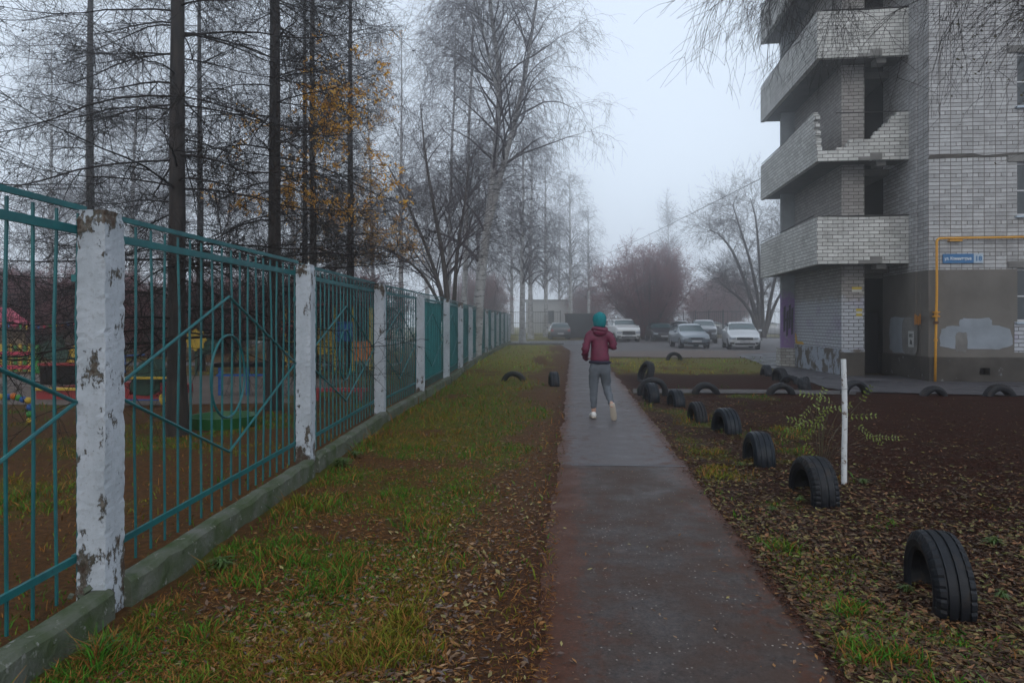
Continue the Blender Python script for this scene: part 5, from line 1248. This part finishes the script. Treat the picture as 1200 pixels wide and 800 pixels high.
def larch(Hh=17, r0=.13, nb=150, blen=3.2, dens=1., needles=0, z0=.06):
    T, Tr = trunk_line(Hh, r0, K=18, wob=.02); tr = NM(); tr.tub(T, Tr, 10)
    B1, r1 = grow(T, Tr, nb, z0, .97, (72, 100), (blen*.6, blen*1.15, .62), 0, r_scale=.0, K=9, wob=.06, r_min=.008, planar=.0)
    # own droop: out flat, sagging, tip lifting
    M = len(B1); L = np.linalg.norm(B1[:, -1]-B1[:, 0], axis=1); d0 = unit(B1[:, 1]-B1[:, 0]); d0[:, 2] = rng.uniform(-.22, .22, M); d = unit(d0)
    for k in range(1, 9):
        B1[:, k] = B1[:, k-1]+d*(L/8)[:, None]; d = d+rng.normal(0, .05, (M, 3)); d[:, 2] += (-.09 if k < 4 else .085); d = unit(d)
    r1 = np.maximum((.0095*np.sqrt(L))[:, None]*(1-.85*np.linspace(0, 1, 9)[None]), .003)
    B2, r2 = grow(B1, r1, int(9*dens), .12, .98, (35, 75), (.35, 1.05), .09, r_scale=.45, K=5, wob=.13, planar=.45, r_min=.0028)
    B3, r3 = grow(B2, r2, int(5*dens), .1, 1., (25, 80), (.10, .34), .16, r_scale=.5, K=4, wob=.16, r_min=.0018)
    B4, r4 = grow(B1, r1, int(7*dens), .15, 1., (50, 95), (.15, .55), .22, r_scale=.3, K=4, wob=.12, r_min=.002)
    r2 = r2*1.35; r3 = r3*1.6; r4 = r4*1.6
    cr = NM(); cr.tub(B1, r1, 5); cr.tub(B2, r2, 3); cr.tub(B3, r3, 3); cr.tub(B4, r4, 3)
    cn = leafq(B2, 3200, .019, .012)
    out = [('trunk', tr, m_larch, True), ('crown', cr, m_twig, True), ('cone', cn, m_cone, False)]
    if needles:
        side = B3[(B3[:, 0, 2] > 3.5) & (B3[:, 0, 2] < 11) & (B3[:, 0, 0] > .2)]
        cl = vnoise(side[:, 0, 0]+50, side[:, 0, 2]+side[:, 0, 1]+50, .9, 5); side = side[cl > .56]
        sel = side[rng.choice(len(side), min(len(side), needles), replace=False)]
        q = NM(); seg = np.repeat(sel, 12, 0); i = rng.integers(0, 4, len(seg)); c = seg[np.arange(len(seg)), i]
        a = unit(rng.normal(size=(len(seg), 3)))*.045; b_ = unit(np.cross(a, rng.normal(size=a.shape)))*.013
        q.quads(np.stack([c-b_, c+b_, c+a+b_*.5, c+a-b_*.5], 1)); out.append(('yellow_needles', q, m_needles, False))
    return out
rng = np.random.default_rng(101)
LG = 'bare larches behind the fence'
la = tree('larch_tree', (-4.50, 9.2, 0), 'nearest dark larch trunk with long bare cone-dotted branches', 'tree', LG, larch(17, .125, 190, 3.3, 1.5))
lb_ = tree('larch_tree', (-4.05, 11.6, 0), 'second larch from the camera, brownish trunk right of the nearest one', 'tree', LG, larch(18, .125, 170, 3.0, 1.45, needles=500), 1.1)
ld_ = tree('larch_tree', (-5.2, 22.0, 0), 'larch with yellow needles at the right end of the larch row', 'tree', LG, larch(17, .14, 180, 3.0, 1.25, needles=14000), .4)
for (p, rz, sc, lab) in (((-7.7, 8.2), 2.2, .95, 'larch mostly outside the left edge whose branches hang over the playground'), ((-5.4, 18.5), 4.0, 1.0, 'third larch in the row, thin trunk between brown and yellow larches'), ((-10.5, 17), 5.2, 1.0, 'larch deep in the playground behind the playhouse'), ((-7.6, 25), .7, 1.05, 'hazy larch behind the row, left of the yellow needled one'), ((-9.6, 21), 3.1, 1.0, 'hazy larch between the nearest and second larch trunks')):
    c_ = copy_tree(la if p[0] > -6 or p[0] < -7.65 else lb_); c_.location = (p[0], p[1], 0); c_.rotation_euler.z = rz; c_.scale = (sc,)*3; c_['label'] = lab

rng = np.random.default_rng(202)
def birch(Hh=16, r0=.2, stems=None, nb=26, weep=1., dens=1., twigr=.004, leaf=0, blen=3.4):
    tr = NM(); cr = NM(); Ps = []; Rs = []
    for st_ in (stems or [None]):
        if st_ is None: T, Tr = trunk_line(Hh, r0, (rng.normal(0, .5), 0), K=14, wob=.06)
        else:
            P = np.array(st_[0], float); t = np.linspace(0, len(P)-1, 14); T = np.stack([np.interp(t, np.arange(len(P)), P[:, k]) for k in range(3)], -1)[None]
            T[0, 1:-1] = (T[0, :-2]+2*T[0, 1:-1]+T[0, 2:])/4
            Tr = np.linspace(st_[1], st_[2], 14)[None]
        tr.tub(T, Tr, 9); Ps.append(T); Rs.append(Tr)
    P = np.concatenate(Ps); Q = np.concatenate(Rs)
    B1, r1 = grow(P, Q, nb, .22, .98, (28, 62), (blen*.55, blen, .45), .075*weep, r_scale=.42, K=8, wob=.10, up=.25, r_min=twigr*1.5)
    B2, r2 = grow(B1, r1, int(6*dens), .2, 1., (25, 65), (.9, 2.0), .16*weep, r_scale=.45, K=6, wob=.12, r_min=twigr)
    B3, r3 = grow(B2, r2, int(6*dens), .15, 1., (20, 80), (.6, 1.9), .42*weep, r_scale=.45, K=5, wob=.10, r_min=twigr*.75)
    B4, r4 = grow(B3, r3, int(4*dens), .1, .9, (15, 60), (.2, .7), .4*weep, r_scale=.6, K=3, wob=.12, r_min=twigr*.6)
    for p_, q_, s_ in ((B1, r1, 5), (B2, r2, 4), (B3, r3, 3), (B4, r4, 3)): cr.tub(p_, q_, s_)
    out = [('trunk', tr, m_birch, True), ('crown', cr, m_btwig, True)]
    if leaf: out.append(('remaining_leaves', leafq(B4, leaf, .02*(1+twigr*60)), m_dryleaf, False))
    return out
BG = 'bare birches in the fog'
Yb = 27.0
def sp3(lst, X0): return [(atY(px, Yb)-X0, dy, zat(py, Yb)) for px, py, dy in lst]
X0 = atY(557, Yb)
stem1 = sp3([(557, 425, 0), (560, 370, 0), (563, 320, 0), (571, 270, 0), (578, 210, 0), (582, 150, .2), (590, 85, .3), (574, 20, .2), (566, -80, 0), (560, -190, 0)], X0)
stem2 = sp3([(572, 265, 0), (584, 215, -.1), (598, 165, -.2), (612, 110, -.2), (622, 50, -.3), (632, -20, -.2), (640, -110, -.2)], X0)
stem3 = sp3([(582, 160, 0), (586, 120, .1), (574, 70, .2), (560, 10, .2), (545, -60, .2)], X0)
BB = birch(stems=[(stem1, .24, .03), (stem2, .15, .025), (stem3, .09, .02)], nb=26, twigr=.0065, dens=1.1, leaf=1200, blen=4.6, weep=1.1)
tree('birch_tree', (X0, Yb, 0), 'big forked white birch rising behind the far fence panels', 'tree', BG, BB)
b1 = tree('birch_tree', (atY(542, 33), 33, 0), 'slim straight birch just left of the forked birch', 'tree', BG, birch(18, .17, nb=34, twigr=.0075, leaf=700, blen=3.0))
b2 = tree('birch_tree', (atY(640, 68), 68, 0), 'pale weeping birch over the bar fence, left of the dark shed', 'tree', BG, birch(17, .26, nb=38, twigr=.011, dens=.9, weep=1.25))
spots = [(523, 37, 1.0, b1, 'slim birch with grey trunk left of the slim straight birch'), (470, 40, 1.05, b1, 'birch behind the yellow needled larch'), (612, 48, .9, b2, 'dark trunked birch at the end of the teal fence'), (668, 72, 1.0, b2, 'weeping birch above the dark shed'), (690, 80, .86, b2, 'faint weeping birch right of the dark shed'), (600, 85, 1.1, b2, 'faint birch far behind the fence end'),
         (622, 58, .98, b2, 'birch right behind the bar fence, left of the pale house'), (440, 48, 1.1, b1, 'foggy birch seen between larch trunks three and four'), (345, 42, 1.1, b1, 'foggy birch between the second and third larch trunks'), (265, 45, 1.1, b1, 'foggy birch between the first and second larch trunks'), (150, 40, 1.05, b1, 'foggy birch behind the nearest white post'), (60, 44, 1.1, b1, 'foggy birch near the left edge behind the playhouse'), (560, 62, 1.1, b2, 'hazy birch behind the forked birch'), (500, 70, 1.2, b2, 'hazy birch left of the slim birches'), (395, 60, 1.2, b2, 'faint birch behind the larch row'), (200, 60, 1.2, b2, 'faint birch behind the nearest larch trunk'), (100, 62, 1.25, b2, 'faint birch far behind the playground, left side'), (655, 95, 1.0, b2, 'almost vanished birch behind the pale house')]
for k, (px, Yq, sc, src, lab) in enumerate(spots):
    c_ = copy_tree(src); c_.location = (atY(px, Yq), Yq, 0); c_.rotation_euler.z = 1.3*k+.4; c_.scale = (sc,)*3; c_['label'] = lab
# dark multi-stem tree behind the sheet panels
stems = []
Ym = 21.5; X0 = atY(520, Ym)
for (lst, ra) in (([(524, 415), (522, 370), (516, 335), (500, 290), (478, 240), (455, 195)], .10), ([(526, 415), (525, 350), (520, 300), (508, 240), (498, 180), (492, 120)], .11), ([(528, 410), (532, 350), (536, 290), (545, 240), (549, 190)], .09), ([(524, 410), (518, 360), (496, 320), (470, 300), (450, 290)], .07)):
    stems.append(([(atY(px, Ym)-X0, random.uniform(-.2, .2), zat(py, Ym)) for px, py in lst], ra, .015))
BM_ = birch(stems=stems, nb=13, twigr=.006, dens=.8, weep=.15, blen=3.2); BM_[0] = ('trunk', BM_[0][1], m_dbark, True)
tree('fan_stemmed_tree', (X0, Ym, 0), 'dark tree whose stems fan out behind the first sheeted panel', 'tree', None, BM_)
# bare tree by the white sedan
Yr = 46; X0 = atY(893, Yr); stems = []
for (lst, ra) in (([(888, 395), (882, 370), (868, 350), (850, 335), (838, 325)], .16), ([(889, 395), (884, 355), (872, 325), (858, 295), (842, 275), (830, 270)], .17), ([(891, 395), (888, 350), (880, 305), (868, 265), (858, 240)], .15), ([(893, 395), (895, 350), (890, 300), (885, 255), (880, 232)], .16), ([(895, 395), (902, 350), (910, 310), (918, 280), (925, 250)], .14), ([(896, 395), (910, 355), (925, 325), (940, 300)], .13)):
    stems.append(([(atY(px, Yr)-X0, random.uniform(-.3, .3), zat(py, Yr)) for px, py in lst], ra, .03))
BT = birch(stems=stems, nb=16, twigr=.009, dens=.85, weep=.0, blen=1.7, leaf=16000); BT[0] = ('trunk', BT[0][1], m_dbark, True); BT[1] = ('crown', BT[1][1], plain('frosty_twigs', (.10, .085, .085), .85), True); BT[2] = ('remaining_leaves', BT[2][1], plain('pale_dry_leaves', (.13, .095, .085), .8), False)
tree('bare_tree', (X0, Yr, 0), 'multi-stem tree with few dry leaves beside the apartment block', 'tree', None, BT)
# reddish bush
def bush(stn=34, w=3.6, h=7.4):
    a = rng.uniform(0, 2*np.pi, stn); rr = np.sqrt(rng.random(stn))*w; K = 8
    tt = np.linspace(0, 1, K)[None, :, None]; end = np.stack([np.cos(a)*rr, np.sin(a)*rr, h*np.sqrt(np.clip(1-(rr/w)**2*.55, 0, 1))*rng.uniform(.8, 1, stn)], -1)
    st0 = np.stack([np.cos(a)*.5, np.sin(a)*.5, 0*a-.1], -1)
    P = st0[:, None]*(1-tt)+end[:, None]*tt; P[:, :, :2] *= (.85+.6*tt*(1-tt)); P[:, :, 2] = end[:, None, 2]*tt[:, :, 0]**.85-.1
    Rr = .07*(1-.8*np.linspace(0, 1, K))[None]*np.ones((stn, 1))
    tr = NM(); tr.tub(P, Rr, 6); cr = NM()
    B1, r1 = grow(P, Rr, 24, .02, 1., (25, 85), (.8, 1.9), .02, r_scale=.4, K=5, wob=.18, r_min=.014)
    B2, r2 = grow(B1, r1, 8, .1, 1., (25, 80), (.4, 1.1), .02, r_scale=.5, K=4, wob=.2, r_min=.011)
    B3, r3 = grow(B2, r2, 3, .1, 1., (25, 80), (.2, .6), .0, r_scale=.6, K=3, wob=.2, r_min=.009)
    cr.tub(B1, r1, 4); cr.tub(B2, r2, 3); cr.tub(B3, r3, 3)
    return [('trunk', tr, m_dbark, True), ('crown', cr, m_rtwig, True)]
bs_ = tree('large_bush', (atY(760, 58), 58, 0), 'huge rounded reddish bush looming behind the dark sedan', 'bush', 'bushes in the fog', bush(50, 5.0, 8.2))
for (px, Yq, sc, lab) in ((826, 82, .7, 'smaller bush fading into fog right of the huge reddish bush'), (690, 92, .8, 'pale bush in fog left of the huge reddish bush'), (850, 84, .95, 'faint bush behind the far railing'), (560, 78, .9, 'faint bush beyond the end of the teal fence')):
    c_ = copy_tree(bs_); c_.location = (atY(px, Yq), Yq, 0); c_.scale = (sc,)*3; c_.rotation_euler.z = px; c_['label'] = lab
for (px, Yq, sc, lab) in ((40, 31, .50, 'dark bare shrub behind the picket fence and playhouse'), (120, 34, .55, 'dark bare shrub behind the nearest white post'), (190, 30, .42, 'dark bare shrub just left of the nearest larch trunk'), (262, 33, .5, 'dark bare shrub between the nearest and second larch trunks'), (345, 34, .52, 'dark bare shrub behind the yellow climbing frame'), (420, 33, .5, 'dark bare shrub behind the play tower'), (-30, 27, .5, 'dark bare shrub at the left picture edge')):
    c_ = copy_tree(bs_); c_.name = 'bare_shrub'; c_['category'] = 'shrub'; c_['group'] = 'bare shrubs behind the playground'; c_.location = (atY(px, Yq), Yq, 0); c_.scale = (sc*1.2, sc*1.2, sc*.95); c_.rotation_euler.z = px; c_['label'] = lab
# tall far poplar
pp = birch(20, .3, nb=60, twigr=.02, dens=.7, weep=-.25, blen=2.2); tree('poplar_tree', (atY(785, 108), 108, 0), 'tall poplar almost lost in fog above the reddish bush', 'tree', None, pp)
rng = np.random.default_rng(303)
# overhanging weeping tree on the right; trunk stands outside the picture
ot = []
tb0 = (9.2, 9.0, -.1)
ST_ = [([tb0, (9.1, 9, 2), (8.9, 9, 4), (8.6, 9.1, 6.5), (8.2, 9.2, 9), (7.9, 9.3, 12)], .22, .05)]
limbs = [([(8.7, 9, 5.5), (7.2, 8.9, 7.0), (5.5, 8.8, 7.3), (3.9, 8.7, 6.9), (2.7, 8.6, 6.3)], .08, .012), ([(7.2, 8.9, 7.0), (5.6, 9.2, 7.0), (4.4, 9.3, 6.6), (3.5, 9.3, 6.0)], .05, .01), ([(8.5, 9, 6.5), (6.8, 9.4, 7.8), (5.0, 9.6, 8.0), (3.6, 9.8, 7.6)], .07, .01), ([(8.8, 9, 5.0), (7.6, 8.2, 5.6), (6.5, 7.8, 5.6), (5.4, 7.5, 5.3)], .07, .01), ([(8.6, 9, 5.8), (7.4, 8.2, 6.6), (6.2, 7.8, 6.7), (5.4, 7.6, 6.3)], .06, .01)]
tr = NM(); P0 = []; R0 = []
for (pts_, ra, rb) in ST_+limbs:
    P = np.array(pts_, float)-np.array([9.2, 9.0, 0]); t = np.linspace(0, len(P)-1, 12); T = np.stack([np.interp(t, np.arange(len(P)), P[:, k]) for k in range(3)], -1); T[1:-1] = (T[:-2]+2*T[1:-1]+T[2:])/4
    Tr = np.linspace(ra, rb, 12); tr.tub(T[None], Tr[None], 8)
    if ra < .2: P0.append(T); R0.append(Tr)
P0 = np.array(P0); R0 = np.array(R0)
B1, r1 = grow(P0, R0, 21, .2, 1., (30, 75), (.7, 1.6), .10, r_scale=.35, K=7, wob=.12, r_min=.004)
B2, r2 = grow(B1, r1, 8, .2, 1., (20, 70), (.5, 1.5), .26, r_scale=.5, K=6, wob=.11, r_min=.0034)
B3, r3 = grow(B2, r2, 5, .1, 1., (20, 60), (.15, .6), .2, r_scale=.6, K=4, wob=.16, r_min=.0024)
cr = NM()
for p_, q_ in ((B1, r1), (B2, r2), (B3, r3)): cr.tub(p_, q_, 4)
rt = B3[B3[:, 0, 0] > -3.6]
tree('weeping_tree', (9.2, 9.0, 0), 'tree outside the right edge whose thin twigs hang into the upper right', 'tree', None, [('trunk', tr, m_dbark, True), ('crown', cr, m_twig, True), ('remaining_leaves', leafq(rt, 1500, .022, .012), m_oliveleaf, False)])

# overhead wire between the block and the far poplar
ow = MB(); a_ = Vector((atY(892, 24), 24, zat(209, 24))); b_ = Vector((atY(640, 110), 110, zat(310, 110)))
ow.tube([a_.lerp(b_, k/20)-Vector((0, 0, 1.2*math.sin(math.pi*k/20))) for k in range(21)], .012, 4)
tag(ow.build('overhead_wire', m_blk), 'thin overhead wire running from the balconies into the fog', 'wire')
